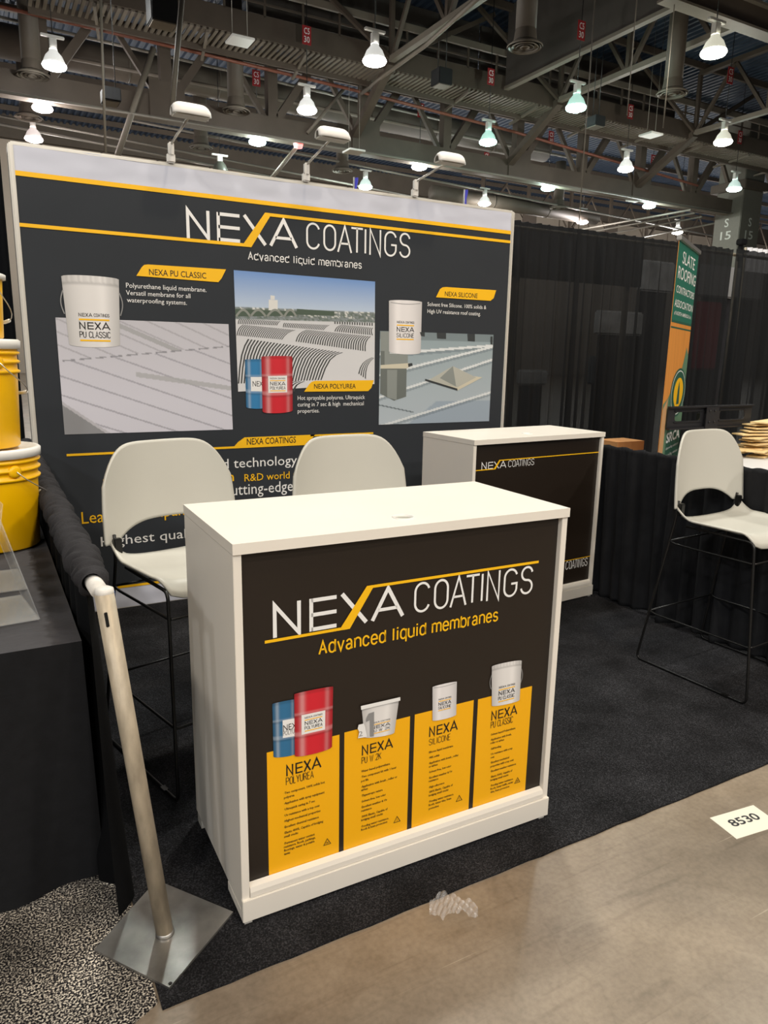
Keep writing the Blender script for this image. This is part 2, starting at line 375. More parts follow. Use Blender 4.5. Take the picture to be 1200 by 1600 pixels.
# ------------------------------------------------------------------ the setting
def concrete():
    m = bpy.data.materials.new('polished_concrete'); m.use_nodes = True; nt = m.node_tree; b = nt.nodes['Principled BSDF']; L = nt.links.new
    tc = nt.nodes.new('ShaderNodeTexCoord')
    def noise(sc_, d=6, st=None, dist=0):
        n = nt.nodes.new('ShaderNodeTexNoise'); n.inputs['Scale'].default_value = sc_; n.inputs['Detail'].default_value = d; n.inputs['Distortion'].default_value = dist
        if st:
            mp = nt.nodes.new('ShaderNodeMapping'); mp.inputs['Scale'].default_value = st[0]; mp.inputs['Rotation'].default_value = (0, 0, st[1]); L(tc.outputs['Object'], mp.inputs[0]); L(mp.outputs[0], n.inputs['Vector'])
        else: L(tc.outputs['Object'], n.inputs['Vector'])
        return n
    def ramp(src, stops):
        r = nt.nodes.new('ShaderNodeValToRGB'); L(src, r.inputs[0]); e = r.color_ramp.elements
        while len(e) < len(stops): e.new(.5)
        for el, (p, c) in zip(e, stops): el.position = p; el.color = c
        return r
    def mix(a, bb, f, mode='MIX'):
        x = nt.nodes.new('ShaderNodeMix'); x.data_type = 'RGBA'; x.blend_type = mode
        (L(f, x.inputs[0]) if not isinstance(f, float) else setattr(x.inputs[0], 'default_value', f))
        L(a, x.inputs[6]); (L(bb, x.inputs[7]) if not isinstance(bb, tuple) else setattr(x.inputs[7], 'default_value', bb)); return x.outputs[2]
    base = ramp(noise(1.6, 8, dist=.6).outputs['Fac'], [(.3, lin('75695b')), (.5, lin('8c7f6f')), (.72, lin('9b8c79'))]).outputs[0]
    blot = ramp(noise(7, 7, dist=1.2).outputs['Fac'], [(.35, (.72, .70, .68, 1)), (.6, (1, 1, 1, 1))]).outputs[0]
    c = mix(base, blot, .55, 'MULTIPLY')
    for st in (((1, 34, 1), .5), ((1, 46, 1), -.35), ((1, 60, 1), 1.3)):
        s = ramp(noise(1.4, 2, st).outputs['Fac'], [(.735, (0, 0, 0, 1)), (.78, (.6, .6, .6, 1))]).outputs[0]
        c = mix(c, lin('c8bba8'), s)
    v = nt.nodes.new('ShaderNodeTexVoronoi'); v.feature = 'DISTANCE_TO_EDGE'; v.inputs['Scale'].default_value = .8
    d = noise(3, 5); vm = nt.nodes.new('ShaderNodeVectorMath'); vm.operation = 'ADD'; L(tc.outputs['Object'], vm.inputs[0]); ds = nt.nodes.new('ShaderNodeVectorMath'); ds.operation = 'SCALE'; ds.inputs['Scale'].default_value = .35; L(d.outputs['Color'], ds.inputs[0]); L(ds.outputs[0], vm.inputs[1]); L(vm.outputs[0], v.inputs['Vector'])
    cr = ramp(v.outputs['Distance'], [(.0, (.62, .6, .58, 1)), (.006, (1, 1, 1, 1))]).outputs[0]
    c = mix(c, cr, .25, 'MULTIPLY')
    gr = ramp(noise(70, 6).outputs['Fac'], [(.30, (.80, .79, .78, 1)), (.62, (1.04, 1.04, 1.03, 1))]).outputs[0]; c = mix(c, gr, .8, 'MULTIPLY')
    for st in (((1, 9, 1), .9), ((1, 14, 1), -.9), ((1, 20, 1), 2.2)):
        dk = ramp(noise(1.9, 7, st, .8).outputs['Fac'], [(.60, (1, 1, 1, 1)), (.74, (.66, .64, .62, 1))]).outputs[0]; c = mix(c, dk, .6, 'MULTIPLY')
    L(c, b.inputs['Base Color'])
    rr = nt.nodes.new('ShaderNodeMapRange'); L(noise(5, 5).outputs['Fac'], rr.inputs['Value']); rr.inputs['To Min'].default_value = .22; rr.inputs['To Max'].default_value = .45; L(rr.outputs[0], b.inputs['Roughness'])
    bp = nt.nodes.new('ShaderNodeBump'); bp.inputs['Strength'].default_value = .12; bp.inputs['Distance'].default_value = .003; L(noise(30, 6).outputs['Fac'], bp.inputs['Height']); L(bp.outputs[0], b.inputs['Normal'])
    return m
def carpet(name, cols, sc_, rough=1):
    m = bpy.data.materials.new(name); m.use_nodes = True; nt = m.node_tree; b = nt.nodes['Principled BSDF']; L = nt.links.new; b.inputs['Roughness'].default_value = rough; b.inputs['Specular IOR Level'].default_value = .15
    tc = nt.nodes.new('ShaderNodeTexCoord'); n = nt.nodes.new('ShaderNodeTexNoise'); n.inputs['Scale'].default_value = sc_; n.inputs['Detail'].default_value = 2; L(tc.outputs['Object'], n.inputs['Vector'])
    r = nt.nodes.new('ShaderNodeValToRGB'); L(n.outputs['Fac'], r.inputs[0]); e = r.color_ramp.elements
    while len(e) < len(cols): e.new(.5)
    for el, (p, c) in zip(e, cols): el.position = p; el.color = lin(c)
    n2 = nt.nodes.new('ShaderNodeTexNoise'); n2.inputs['Scale'].default_value = 5; n2.inputs['Detail'].default_value = 4; L(tc.outputs['Object'], n2.inputs['Vector'])
    mr = nt.nodes.new('ShaderNodeMapRange'); mr.inputs['From Min'].default_value = .3; mr.inputs['From Max'].default_value = .7; mr.inputs['To Min'].default_value = .55; mr.inputs['To Max'].default_value = 1.5; L(n2.outputs['Fac'], mr.inputs['Value'])
    vs = nt.nodes.new('ShaderNodeVectorMath'); vs.operation = 'SCALE'; L(r.outputs[0], vs.inputs[0]); L(mr.outputs[0], vs.inputs['Scale']); L(vs.outputs[0], b.inputs['Base Color'])
    bp = nt.nodes.new('ShaderNodeBump'); bp.inputs['Strength'].default_value = .7; bp.inputs['Distance'].default_value = .004; L(n.outputs['Fac'], bp.inputs['Height']); L(bp.outputs[0], b.inputs['Normal'])
    return m
fl = obj('floor', bx(-14, 95, -9, 46, -.06, 0), concrete()); fl['kind'] = 'structure'
M_deck = mat('blue_grey_roof_deck', '323f52', .55, 0, var=.2, scale=.6)
bm = bmesh.new(); pz = [(0, 0), (.10, 0), (.14, .09), (.26, .09)]; xs = []
x = -6.0
while x < 62:
    for dx, dz in pz: xs.append((x + dx, 13.0 + dz))
    x += .30
A = [bm.verts.new((a, 5, z)) for a, z in xs]; B = [bm.verts.new((a, 45.2, z)) for a, z in xs]
for i in range(len(A) - 1): bm.faces.new((A[i], A[i + 1], B[i + 1], B[i]))
o = obj('ceiling', bm, M_deck); o['kind'] = 'structure'
M_wall = mat('beige_wall_panel', 'b8ab9c', .8, var=.06, scale=.5); M_wallb = mat('wall_backing', '6e675f', .8)
wb = obj('wall_back', bx(-14, 95, 45.2, 45.5, -.05, 13.3), M_wallb); wb['kind'] = 'structure'
pm = bx(0, 2.9, 0, .12, 0, 11.9, bev=.02); first = obj('panel', pm, M_wall, wb); first.location = (-8, 45.08, 0)
for k in range(1, 28):
    c = first.copy(); C.objects.link(c); c.parent = wb; c.location = (-8 + 3.0 * k, 45.08, 0)
top = obj('parapet_band', bx(-14, 95, 44.9, 45.2, 11.95, 13.2), M_duct, wb)

# carpets
M_blk_carpet = carpet('black_carpet', [(.3, '101011'), (.5, '1d1d1f'), (.72, '3a3a3d')], 260)
M_spk_carpet = carpet('speckled_carpet', [(.45, '121115'), (.53, '6a655f'), (.62, 'c4bcae')], 210)
pts = [(.232, 1.38)]; n = 60
pts = [(.232 + (3.32 - .232) * i / n, 1.378 + .0012 * math.sin(i * 1.7) + random.uniform(-.001, .001)) for i in range(n + 1)] + [(3.32, 4.6), (.232, 4.6)]
tag(obj('booth_carpet', holed(pts, [], .006), M_blk_carpet), 'black pile carpet covering the floor under the front counter and stools', 'carpet')
pts = [(-2.2, 1.35)] + [(-2.2 + 2.42 * i / 40, 1.36 + .012 * math.sin(i * .5)) for i in range(1, 40)] + [(.226, 1.40), (.226, 4.5), (-2.2, 4.5)]
tag(obj('speckled_carpet', holed(pts, [], .005), M_spk_carpet), 'black and cream speckled carpet under the table at the left', 'carpet')

# ------------------------------------------------------------------ display wall
BX, BY, BW, BH = .2208, 4.0435, 2.959, 2.349
wallF = Frame((BX, BY, 0), (1, 0, 0))
dw = thing('display_wall', 'tall dark fabric display wall with large logo and three roof photographs', 'display wall', (0, 0, 0))
f_ = bmesh.new(); D0, D1 = BY + .004, BY + .10
box(f_, BX - .012, BX + .012, D0 - .012, D1, 0, BH, bev=.006); box(f_, BX + BW - .012, BX + BW + .012, D0 - .012, D1, 0, BH, bev=.006)
box(f_, BX, BX + BW, D0 - .003, D1, BH - .012, BH + .008, bev=.004); box(f_, BX, BX + BW, D0, D1, 0, .02)
obj('frame', f_, mat('white_frame', 'd8d5cc', .35, .2), dw)
# fabric: light band, dark field, light foot band, each face where its yellow rule starts
U = wallF.uv; yl = U(25, 269); yr = U(801, 364.5); zt = (yl.y + yr.y) / 2; zb_ = U(190, 917).y
def fab(z0, z1, m, name):
    b = grid(lambda s, t: wallF.w(BW * s, z0 + (z1 - z0) * t, -.002 + .0015 * math.sin(s * 40) * math.sin(t * 9 + s * 13) * (1 if m is M_fab_light else .3)), 60, 12); return obj(name, b, m, dw, True)
fab(zt, BH, M_fab_light, 'fabric'); fab(zb_, zt, M_fab_dark, 'fabric'); fab(0.01, zb_, M_fab_light, 'fabric')
obj('back_cloth', bx(BX, BX + BW, BY + .03, BY + .035, .02, BH - .02), M_fab_light, dw)
p = Print(wallF, 'printed_rule', dw); p.uvpoly([(0.0, zt - .011), (BW, zt - .011), (BW, zt + .011), (0, zt + .011)], M_py, 2); p.uvpoly([(0, zb_ - .007), (BW, zb_ - .007), (BW, zb_ + .007), (0, zb_ + .007)], M_py, 2); p.build()
p = Print(wallF, 'logo_print', dw)
a = U(291.7, 371.7); b = U(270 + 1112 / 3, 300 + 312 / 3); hb = .146; v0 = (a.y + b.y) / 2
logo(p, a.x, b.x, v0, hb, 0.0, BW, .017, 3); p.build('white and yellow logo print')
p = Print(wallF, 'lettering', dw); narrow_text(p, 'Advanced liquid membranes', (388, 406), (564.5, 420), (388, 392.9), M_pw); p.build()
def banner(fr, par, poly, txt, L, R, T, tm=M_pk):
    p = Print(fr, 'printed_heading', par); p.pxpoly(poly, M_py, 5); p.text(txt, L, R, T, tm, 7, .004); p.build()
def para(fr, par, lines, m, bold=.004, res=2, name='lettering'):
    p = Print(fr, name, par)
    for body, L, R, T in lines: p.text(body, L, R, T, m, 3, bold * .3, res)
    p.build()
banner(wallF, dw, [(213, 431), (221, 418), (225, 414), (231, 413.2), (353, 421), (346, 435), (341, 441)], 'NEXA PU CLASSIC', (233, 429.5), (322, 433.3), (233, 420.2))
para(wallF, dw, [('Polyurethane liquid membrane.', (197, 449.3), (322.5, 456.3), (197, 441.8)), ('Versatil membrane for all', (197, 460.7), (297.5, 465.5), (197, 453.5)), ('waterproofing systems.', (198.4, 472), (292, 477), (198.4, 465))], M_pw)
banner(wallF, dw, [(475, 612), (483, 600), (487, 596.5), (492, 595), (584, 594), (580, 606), (575, 611)], 'NEXA POLYUREA', (490.5, 607.2), (555.5, 606.2), (490.5, 599.8))
para(wallF, dw, [('Hot sprayable polyurea. Ultraquick', (465, 625), (570, 625), (465, 618.6)), ('curing in 7 sec & high  mechanical', (465, 635.2), (568, 634.2), (465, 628.8)), ('properties.', (465, 645.2), (499, 645), (465, 639))], M_pw)
banner(wallF, dw, [(681, 464.5), (687, 452), (691, 449), (697, 448.5), (775, 453.6), (771, 466), (766, 470)], 'NEXA SILICONE', (694.7, 462.5), (745.6, 464.8), (694.7, 455.3))
para(wallF, dw, [('Solvent free Silicone. 100% solids &', (667.7, 478), (759.4, 483.6), (667.7, 472)), ('High UV resistance roof coating.', (667.7, 489), (750.7, 493.8), (667.7, 483))], M_pw)
p = Print(wallF, 'printed_heading', dw); a = U(104, 711); b = U(367, 699); za = (a.y + b.y) / 2; t0 = U(382, 683.4).y
p.uvpoly([(a.x, za - .006), (U(367, 700).x, za - .006), (U(480, 696).x, za - .006), (U(492, 680).x, t0), (U(382, 684).x, t0), (U(372, 694).x, t0 - .025), (U(366, 699).x, za + .006), (a.x, za + .006)], M_py, 4)
c = U(583, 677); p.uvpoly([(U(485, 681).x, t0 - .010), (c.x, t0 - .010), (c.x, t0), (U(485, 681).x, t0)], M_py, 4)
p.text('NEXA COATINGS', (385.6, 694.8), (462, 691.6), (385.6, 685.2), M_pk, 7, .004); p.build()
para(wallF, dw, [('Advanced technology', (262, 737.5), (464, 728.5), (262, 722)), ('Cutting-edge', (346, 775.5), (457.7, 771.5), (346, 758.5)), ('Highest quality', (158, 854), (318, 844), (158, 839))], M_pw, .002)
para(wallF, dw, [('Latest innovation', (162, 765.6), (365.5, 752), (162, 749)), ('R&D world research', (382, 752.2), (508, 748), (382, 741)), ('Leading company', (128, 818.5), (300, 806), (128, 800)), ('Technical support', (426, 792), (520, 790), (426, 779))], M_py, .001)
# picture of the white roof
def ph1(s, t):
    c = mixc(lin('c3c2c9'), lin('d3d2dc'), t * 1.4)
    h = .36 - .16 * s
    if t < h:
        for k in range(9):
            x = -.35 + k * .17; d = abs((s - x) - (t - .0) * 1.55)
            if d < .012: c = mixc(c, lin('9e9da4'), .6)
        if abs(s - (.36 + (t - .06) * 1.6)) < .035 : c = mixc(c, lin('a2a3a5'), .8)
    elif abs(t - h) < .012: c = lin('8f8f96')[:3] if int(s * 46) % 4 else c
    else:
        for k in range(9):
            y0 = -.45 + k * .165; d = abs(t - (y0 + h * .5 + .62 * s + .1))
            if d < .008 : c = mixc(c, lin('9d9ca6'), .75)
        if abs(t - (.47 + .22 * (s - .4))) < .022 and s > .42: c = mixc(c, lin('adaeb0'), .8)
    e = .74 + s * 1.15
    if t > e: c = lin('8f9093')[:3]
    elif t > e - .03: c = lin('bdbcc2')[:3]
    return c
art_grid(wallF, [(86.5, 496), (357, 506.5), (363.7, 671), (101, 679)], ph1, dw, 'roof_photograph', 180, 120, 2)
# picture of the striped vaulted roofs under a blue sky
def ph2(s, t):
    if t < .29:
        return mixc(lin('6f94cc'), lin('b9c9dd'), t / .29)
    if t < .40:
        random.seed(int(s * 90) * 7 + int(t * 110)); r = random.random()
        c = mixc(lin('5c6a5e'), lin('8f969b'), r)
        if r > .80 and t < .36: c = lin('d5d6d2')[:3]
        return c
    return mixc(lin('c9cbcd'), lin('dadadc'), t)
art_grid(wallF, [(365, 422), (586, 440), (585, 600), (372, 612)], ph2, dw, 'city_roof_photograph', 110, 90, 2)
def c4(x, y): return (350 + x / 2.553, 380 + y / 2.553)
p = Print(wallF, 'vault_stripes', dw); Mst = mat('print_charcoal', '3b3d3c', .6); Mtw = mat('print_tower_white', 'dcdcd8', .6); Mgr = mat('print_dark_green', '4a5a4c', .6); Mcon = mat('print_concrete', '8b8f88', .6)
for k, q in enumerate([(178, 225, 214, 268), (185, 208, 202, 225)]): p.pxpoly([c4(q[0], q[1]), c4(q[2], q[1] + 2), c4(q[2], q[3]), c4(q[0], q[3])], Mtw, 3)
p.pxpoly([c4(45, 262), c4(290, 272), c4(290, 290), c4(45, 292)], Mgr, 3)
for x0, x1 in ((48, 104), (106, 166), (172, 235), (240, 288)):
    p.ribbon([U(*c4(x0 + (x1 - x0) * k / 8, 292 - 26 * math.sin(PI * k / 8))) for k in range(9)], .012, Mcon, 4)
p.pxpoly([c4(290, 262), c4(440, 272), c4(440, 290), c4(290, 285)], Mgr, 3)
for (x0, y0, x1, y1, x2, y2, x3, y3, n) in [(62, 302, 230, 312, 215, 328, 55, 322, 22), (75, 325, 290, 347, 235, 385, 50, 368, 24), (240, 318, 425, 327, 400, 347, 235, 335, 24), (330, 345, 590, 372, 570, 432, 285, 392, 30),
                                           (470, 325, 598, 338, 598, 368, 440, 352, 18), (95, 382, 482, 437, 395, 545, 55, 560, 30), (590, 455, 600, 458, 570, 545, 535, 520, 4), (440, 312, 598, 318, 598, 330, 440, 322, 16), (260, 548, 330, 552, 290, 592, 210, 590, 5)]:
    for k in range(n):
        f0 = k / n; f1 = (k + .48) / n; T = lambda f: (x0 + (x1 - x0) * f, y0 + (y1 - y0) * f); Bq = lambda f: (x3 + (x2 - x3) * f, y3 + (y2 - y3) * f)
        def cv(f, j): a_, b_ = T(f), Bq(f); tt = j / 4; return (a_[0] + (b_[0] - a_[0]) * tt - math.sin(PI * tt) * (x0 - x3) * .18, a_[1] + (b_[1] - a_[1]) * tt - math.sin(PI * tt) * abs(y3 - y0) * .14)
        p.pxpoly([c4(*cv(f0, j)) for j in range(5)] + [c4(*cv(f1, j)) for j in range(4, -1, -1)], Mst, 3)
p.build()
# picture of the grey sheet roof with a flue and a roof light
def ph3(s, t):
    c = mixc(lin('8fa0a6'), lin('b9c4cc'), t)
    if t > .75 - s * .0 and s + t > 1.25: c = mixc(c, lin('8d9fb2'), .6)
    for a_, b_ in ((.22, -.12), (.40, -.33), (.62, -.42), (.95, -.36)):
        if abs(t - (a_ + b_ * (s - .2))) < .013: c = lin('dfe4e6')[:3]
        elif 0 < t - (a_ + b_ * (s - .2)) < .04: c = mixc(c, lin('64727a'), .5)
    if t < .09: c = mixc(c, lin('5b6669'), .5)
    if abs(t - (.80 + .3 * (s - .05))) < .006 and s < .3: c = lin('5f6a70')[:3]
    return c
art_grid(wallF, [(593.6, 517), (771, 523), (764, 658), (591.7, 663.6)], ph3, dw, 'sheet_roof_photograph', 120, 100, 2)
p = Print(wallF, 'flue_and_roof_light_print', dw); Md = mat('print_flue_dark', '6a706c', .6); Ml = mat('print_flue_light', '8b918d', .6); Mcr = mat('print_cream', 'cfc9b4', .6); Mdm = mat('print_dome', 'b6b7ad', .6); Mkk = mat('print_slate', '33383a', .6)
lay_ = 3
for q, m_ in [([(624, 352), (660, 352), (660, 440), (733, 445), (733, 490), (624, 490)], Ml), ([(624, 430), (640, 430), (640, 486), (624, 486)], Md), ([(624, 486), (740, 478), (745, 490), (728, 500), (624, 505)], Mcr), ([(624, 500), (728, 500), (726, 612), (678, 628), (622, 600)], Md), ([(650, 505), (690, 505), (688, 625), (650, 615)], Ml), ([(733, 480), (750, 478), (752, 488), (735, 494)], Mkk),
              ([(848, 357), (885, 357), (885, 382), (850, 380)], Mkk), ([(970, 362), (1000, 362), (1000, 392), (972, 390)], Mkk), ([(780, 355), (800, 355), (800, 372), (785, 370)], Mkk), ([(800, 548), (918, 520), (1030, 535), (930, 588)], Mcr), ([(812, 548), (912, 490), (1005, 535), (930, 575)], Mdm), ([(912, 490), (860, 538), (925, 572)], Ml), ([(800, 548), (930, 588), (930, 580), (802, 541)], Mkk), ([(1062, 372), (1070, 372), (1070, 405), (1062, 402)], Mkk)]:
    lay_ += .35; p.pxpoly([c4(*a_) for a_ in q], m_, lay_)
p.build()
# pictures of the packs
def drum(fr, par, q, col, L, lay=5, lbl=True):
    """q: TL TR BR BL; L: label corner fractions"""
    h = (fr.uv(*q[0]) - fr.uv(*q[3])).length; wv = (fr.uv(*q[0]) - fr.uv(*q[1])).length
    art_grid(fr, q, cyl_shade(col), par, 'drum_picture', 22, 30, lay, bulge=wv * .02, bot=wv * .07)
    A, B_, C_, D_ = [fr.uv(*t) for t in q]
    W = lambda s, t: (A * (1 - s) + B_ * s) * (1 - t) + (D_ * (1 - s) + C_ * s) * t
    p = Print(fr, 'drum_label_print', par); s0, s1, t0, t1 = L
    p.uvpoly([W(s0, t0), W(s1, t0), W(s1, t1), W(s0, t1)], M_pw, lay + 1)
    return p, W
def pack_label(p, W, s0, s1, t0, t1, word, lay, ink=M_pk, bars=True):
    a = W(s0, t1); b = W(s1, t0); h = b.y - a.y; w_ = b.x - a.x
    nexa_word(p, a.x + .0 * w_, a.x + w_ * .44, a.y + h * .86, h * .12, h * .018, ink, None, lay); stroke_text(p, 'COATINGS', a.x + w_ * .5, a.x + w_, a.y + h * .86, h * .12, h * .015, ink, lay)
    if bars:
        for k in (.0, .73): p.uvpoly([(a.x, a.y + h * k), (b.x, a.y + h * k), (b.x, a.y + h * (k + .06)), (a.x, a.y + h * (k + .06))], M_py, lay)
    nexa_word(p, a.x, b.x, a.y + h * .42, h * .25, h * .038, ink, None, lay); stroke_text(p, word, a.x, b.x, a.y + h * .12, h * .23, h * .026, ink, lay)
p, W = drum(wallF, dw, [(382.5, 562), (412, 561.5), (412, 637), (384.5, 636)], '2f7fb4', (.28, 1.0, .36, .66), 5); pack_label(p, W, .38, 1.35, .62, .39, 'POLYUREA', 8) if False else None
A0 = W(.3, .64); p.uvtext('NEX', W(.38, .5).x, W(.95, .5).x, W(.3, .56).y, .03, M_pk, 7); p.build()
p, W = drum(wallF, dw, [(408, 557.5), (456.5, 557), (457, 641), (410, 643)], 'd4202f', (.2, .82, .35, .66), 8); pack_label(p, W, .26, .76, .38, .63, 'POLYUREA', 10); p.build()
def pail_pic(fr, par, q, word, lay=6, handle=True):
    wv = (fr.uv(*q[0]) - fr.uv(*q[1])).length
    A, B_, C_, D_ = [fr.uv(*t) for t in q]; W = lambda s, t: (A * (1 - s) + B_ * s) * (1 - t) + (D_ * (1 - s) + C_ * s) * t
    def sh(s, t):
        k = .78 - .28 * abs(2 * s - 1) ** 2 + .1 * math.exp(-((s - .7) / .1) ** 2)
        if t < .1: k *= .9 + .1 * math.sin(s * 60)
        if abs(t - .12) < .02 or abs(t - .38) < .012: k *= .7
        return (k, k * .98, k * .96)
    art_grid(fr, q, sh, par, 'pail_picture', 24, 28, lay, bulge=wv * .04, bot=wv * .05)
    p = Print(fr, 'pail_label_print', par)
    if handle:
        for sgn, s in ((-1, 0), (1, 1)):
            p.ribbon([(W(s, .2).x + sgn * wv * .05 * math.sin(k / 8 * PI), W(s, .2).y - wv * .42 * k / 8) for k in range(9)], wv * .02, M_pr, lay + 1)
    pack_label(p, W, .22, .80, .52, .95, word, lay + 2); p.build()
def can_pic(fr, par, q, word, lay=6):
    wv = (fr.uv(*q[0]) - fr.uv(*q[1])).length; A, B_, C_, D_ = [fr.uv(*t) for t in q]; W = lambda s, t: (A * (1 - s) + B_ * s) * (1 - t) + (D_ * (1 - s) + C_ * s) * t
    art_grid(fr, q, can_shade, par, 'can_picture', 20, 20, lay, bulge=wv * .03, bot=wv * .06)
    p = Print(fr, 'can_label_print', par); pack_label(p, W, .23, .77, .38, .76, word, lay + 2); p.ribbon([(W(.05 + .9 * k / 8, .03).x, W(.05 + .9 * k / 8, .03).y - wv * .03 * math.sin(PI * k / 8)) for k in range(9)], wv * .015, M_pr, lay + 1); p.build()
pail_pic(wallF, dw, [(95.5, 431.5), (185.6, 437), (187.5, 539), (108, 538)], 'PU CLASSIC')
can_pic(wallF, dw, [(607.4, 470), (659, 472), (657, 551), (607.4, 549)], 'SILICONE')

# arm lights clipped on the top edge
def arm_light(base, head, lab):
    t = thing('arm_light', lab, 'lamp', base, 0, None)
    r = lambda q: Vector(q) - Vector(base)
    b = bmesh.new(); box(b, -.020, .020, -.018, .016, -.002, .045, bev=.006); box(b, -.014, .014, -.026, .006, .03, .095, bev=.006); obj('bracket', b, M_lid, t)
    h = r(head); j = Vector((0, -.012, .085))
    obj('arm', tube_pts([j, j + (h - j) * .92], .0062, 10), M_chrome, t, True)
    def hf(s, q):
        a = PI * q; x = (s - .5) * .185; k = (1 - (2 * s - 1) ** 6 * .45); return Vector((h.x + x, h.y - math.cos(a) * .046 * k, h.z - .012 + math.sin(a) * .058 * k))
    bm = grid(hf, 16, 12); hd = obj('lamp_head', bm, M_lid, t, True); md = hd.modifiers.new('s', 'SOLIDIFY'); md.thickness = .004
    hd2 = obj('lens', bx(h.x - .082, h.x + .082, h.y - .034, h.y + .034, h.z - .016, h.z - .008), mat('frosted_lens', 'b9b7ac', .5), t)
    return t
for (bpx, hpx, lab) in [((268, 256), (298, 178), 'white arm light at the left end of the display wall top'), ((479, 285), (520, 214), 'white arm light above the middle of the display wall'), ((649, 308), (703, 252), 'white arm light nearest the right end of the display wall top')]:
    bb = atY(bpx[0], bpx[1], BY - .01); hh = atY(hpx[0], hpx[1], BY - .30); arm_light((bb.x, BY - .0, BH + .008), hh, lab)

# ------------------------------------------------------------------ counters
def counter(loc, yaw, W, D, label, name='display_counter'):
    t = thing(name, label, 'counter', (loc[0], loc[1], .006), yaw)
    T = .026; H = 1.0 - .006
    hb = [(W * .46 + .035 * math.cos(a) * 1.0, D * .60 + .035 * math.sin(a)) for a in [2 * PI * k / 20 for k in range(20)]]
    gx = GX.get(label[:5], (W * .5, D * .3)); hole = [(gx[0] + .03 * math.cos(2 * PI * k / 20), gx[1] + .03 * math.sin(2 * PI * k / 20)) for k in range(20)]
    e = .0015
    bm = holed([(-e, -e), (W + e, -e), (W + e, D), (-e, D)], [hole], T, Matrix.Translation((0, 0, H - T))); obj('counter_top', bm, M_white, t)
    gm = bmesh.new(); lathe([(.0305, 0), (.0305, .002), (.026, .0022), (.026, -.010)], 24, (gx[0], gx[1], H), gm, caps=False); gr_ = obj('cable_grommet', gm, M_lid, t, True)
    obj('grommet_well', lathe([(.0255, 0), (.0255, .003)], 20, (gx[0], gx[1], H - .007)), mat('grey_inside', '9a988c', .6), gr_)
    for x0, x1 in ((0, .02), (W - .02, W)): obj('side_panel', bx(x0, x1, .004, D, .035, H - T - .001, bev=.001), M_white, t)
    obj('front_panel', bx(.02, W - .02, .020, .028, .07, H - T - .001), M_black_print, t)
    b = bmesh.new(); P = [(.0, .072), (.0, .086), (.004, .098), (.0185, .104), (.0185, .072)]
    r0 = [b.verts.new((.021, y, z)) for y, z in P]; r1 = [b.verts.new((W - .021, y, z)) for y, z in P]
    for k in range(5): b.faces.new((r0[k], r0[(k + 1) % 5], r1[(k + 1) % 5], r1[k]))
    b.faces.new(r0[::-1]); b.faces.new(r1); bmesh.ops.recalc_face_normals(b, faces=list(b.faces)); obj('ledge', b, M_white, t)
    obj('kick_plate', bx(-.001, W + .001, -.004, .014, .008, .070, bev=.0015), M_white, t)
    for x0, x1 in ((-.001, .018), (W - .018, W + .001)): obj('plinth_return', bx(x0, x1, .015, .13, .010, .0345), M_white, t)
    for x0 in (.0, W - .02):
        obj('foot', bx(x0 + .002, x0 + .018, D - .05, D - .006, 0, .034), mat('foot_plastic', 'bdbab2', .5), t)
    for x0 in (.004, W - .03): obj('foot', bx(x0, x0 + .02, .001, .012, 0, .0075), mat('foot_plastic', 'bdbab2', .5), t)
    obj('shelf', bx(.021, W - .021, .03, D - .02, .45, .468), M_white, t); obj('bottom_board', bx(.021, W - .021, .03, D - .02, .08, .098), M_white, t)
    c, s = math.cos(yaw), math.sin(yaw); fo = Vector((loc[0] - s * .020, loc[1] + c * .020, 0))
    return t, Frame(fo, (c, s, 0))
GX = {}
C1 = (.4627, 1.5229); Y1 = -.0144; W1, D1_ = .9822, .4736
g = atZ(630, 808, 1.0) - Vector((C1[0], C1[1], 1)); GX['front'] = (g.x * math.cos(Y1) + g.y * math.sin(Y1), -g.x * math.sin(Y1) + g.y * math.cos(Y1))
ct, F1 = counter(C1, Y1, W1, D1_, 'front white counter with black panel showing four products on yellow boards')
C2 = (2.1732, 2.9784); Y2 = .0691; W2, D2_ = .9784, .444
ct2, F2 = counter(C2, Y2, W2, D2_, 'rear white counter with plain black panel and small logo, beside the display wall')
# prints live in world space: parent them with the inverse so that they stay put
class PP(Print):
    def build(s, label=None):
        o = Print.build(s, label); o.matrix_parent_inverse = s.parent.matrix_basis.inverted() if False else (Matrix.Translation(s.parent.location) @ Matrix.Rotation(s.parent.rotation_euler.z, 4, 'Z')).inverted(); return o
_PrintBuild = Print.build
def fixpar(o, par):
    o.matrix_parent_inverse = (Matrix.Translation(par.location) @ Matrix.Rotation(par.rotation_euler.z, 4, 'Z')).inverted(); return o
def build2(s, label=None): return fixpar(_PrintBuild(s, label), s.parent)
Print.build = build2
_ag = art_grid
def art_grid(fr, quad, fn, parent, *a, **k): return fixpar(_ag(fr, quad, fn, parent, *a, **k), parent)
U = F1.uv
p = Print(F1, 'logo_print', ct); a = U(426.3, 996.5); b = U(831, 927); h = U(426.3, 944.5).y - a.y
v0 = (a.y + b.y) / 2; hh = (h + (U(820, 885).y - U(820, 929.3).y)) / 2
logo(p, a.x, b.x, v0, hh, U(413.3, 1003).x, U(841, 879).x, .0075, 3); p.build('white and yellow logo print')
p = Print(F1, 'lettering', ct); narrow_text(p, 'Advanced liquid membranes', (498.5, 1023.5), (776.3, 974.8), (498.5, 1000.5), M_py); p.build()
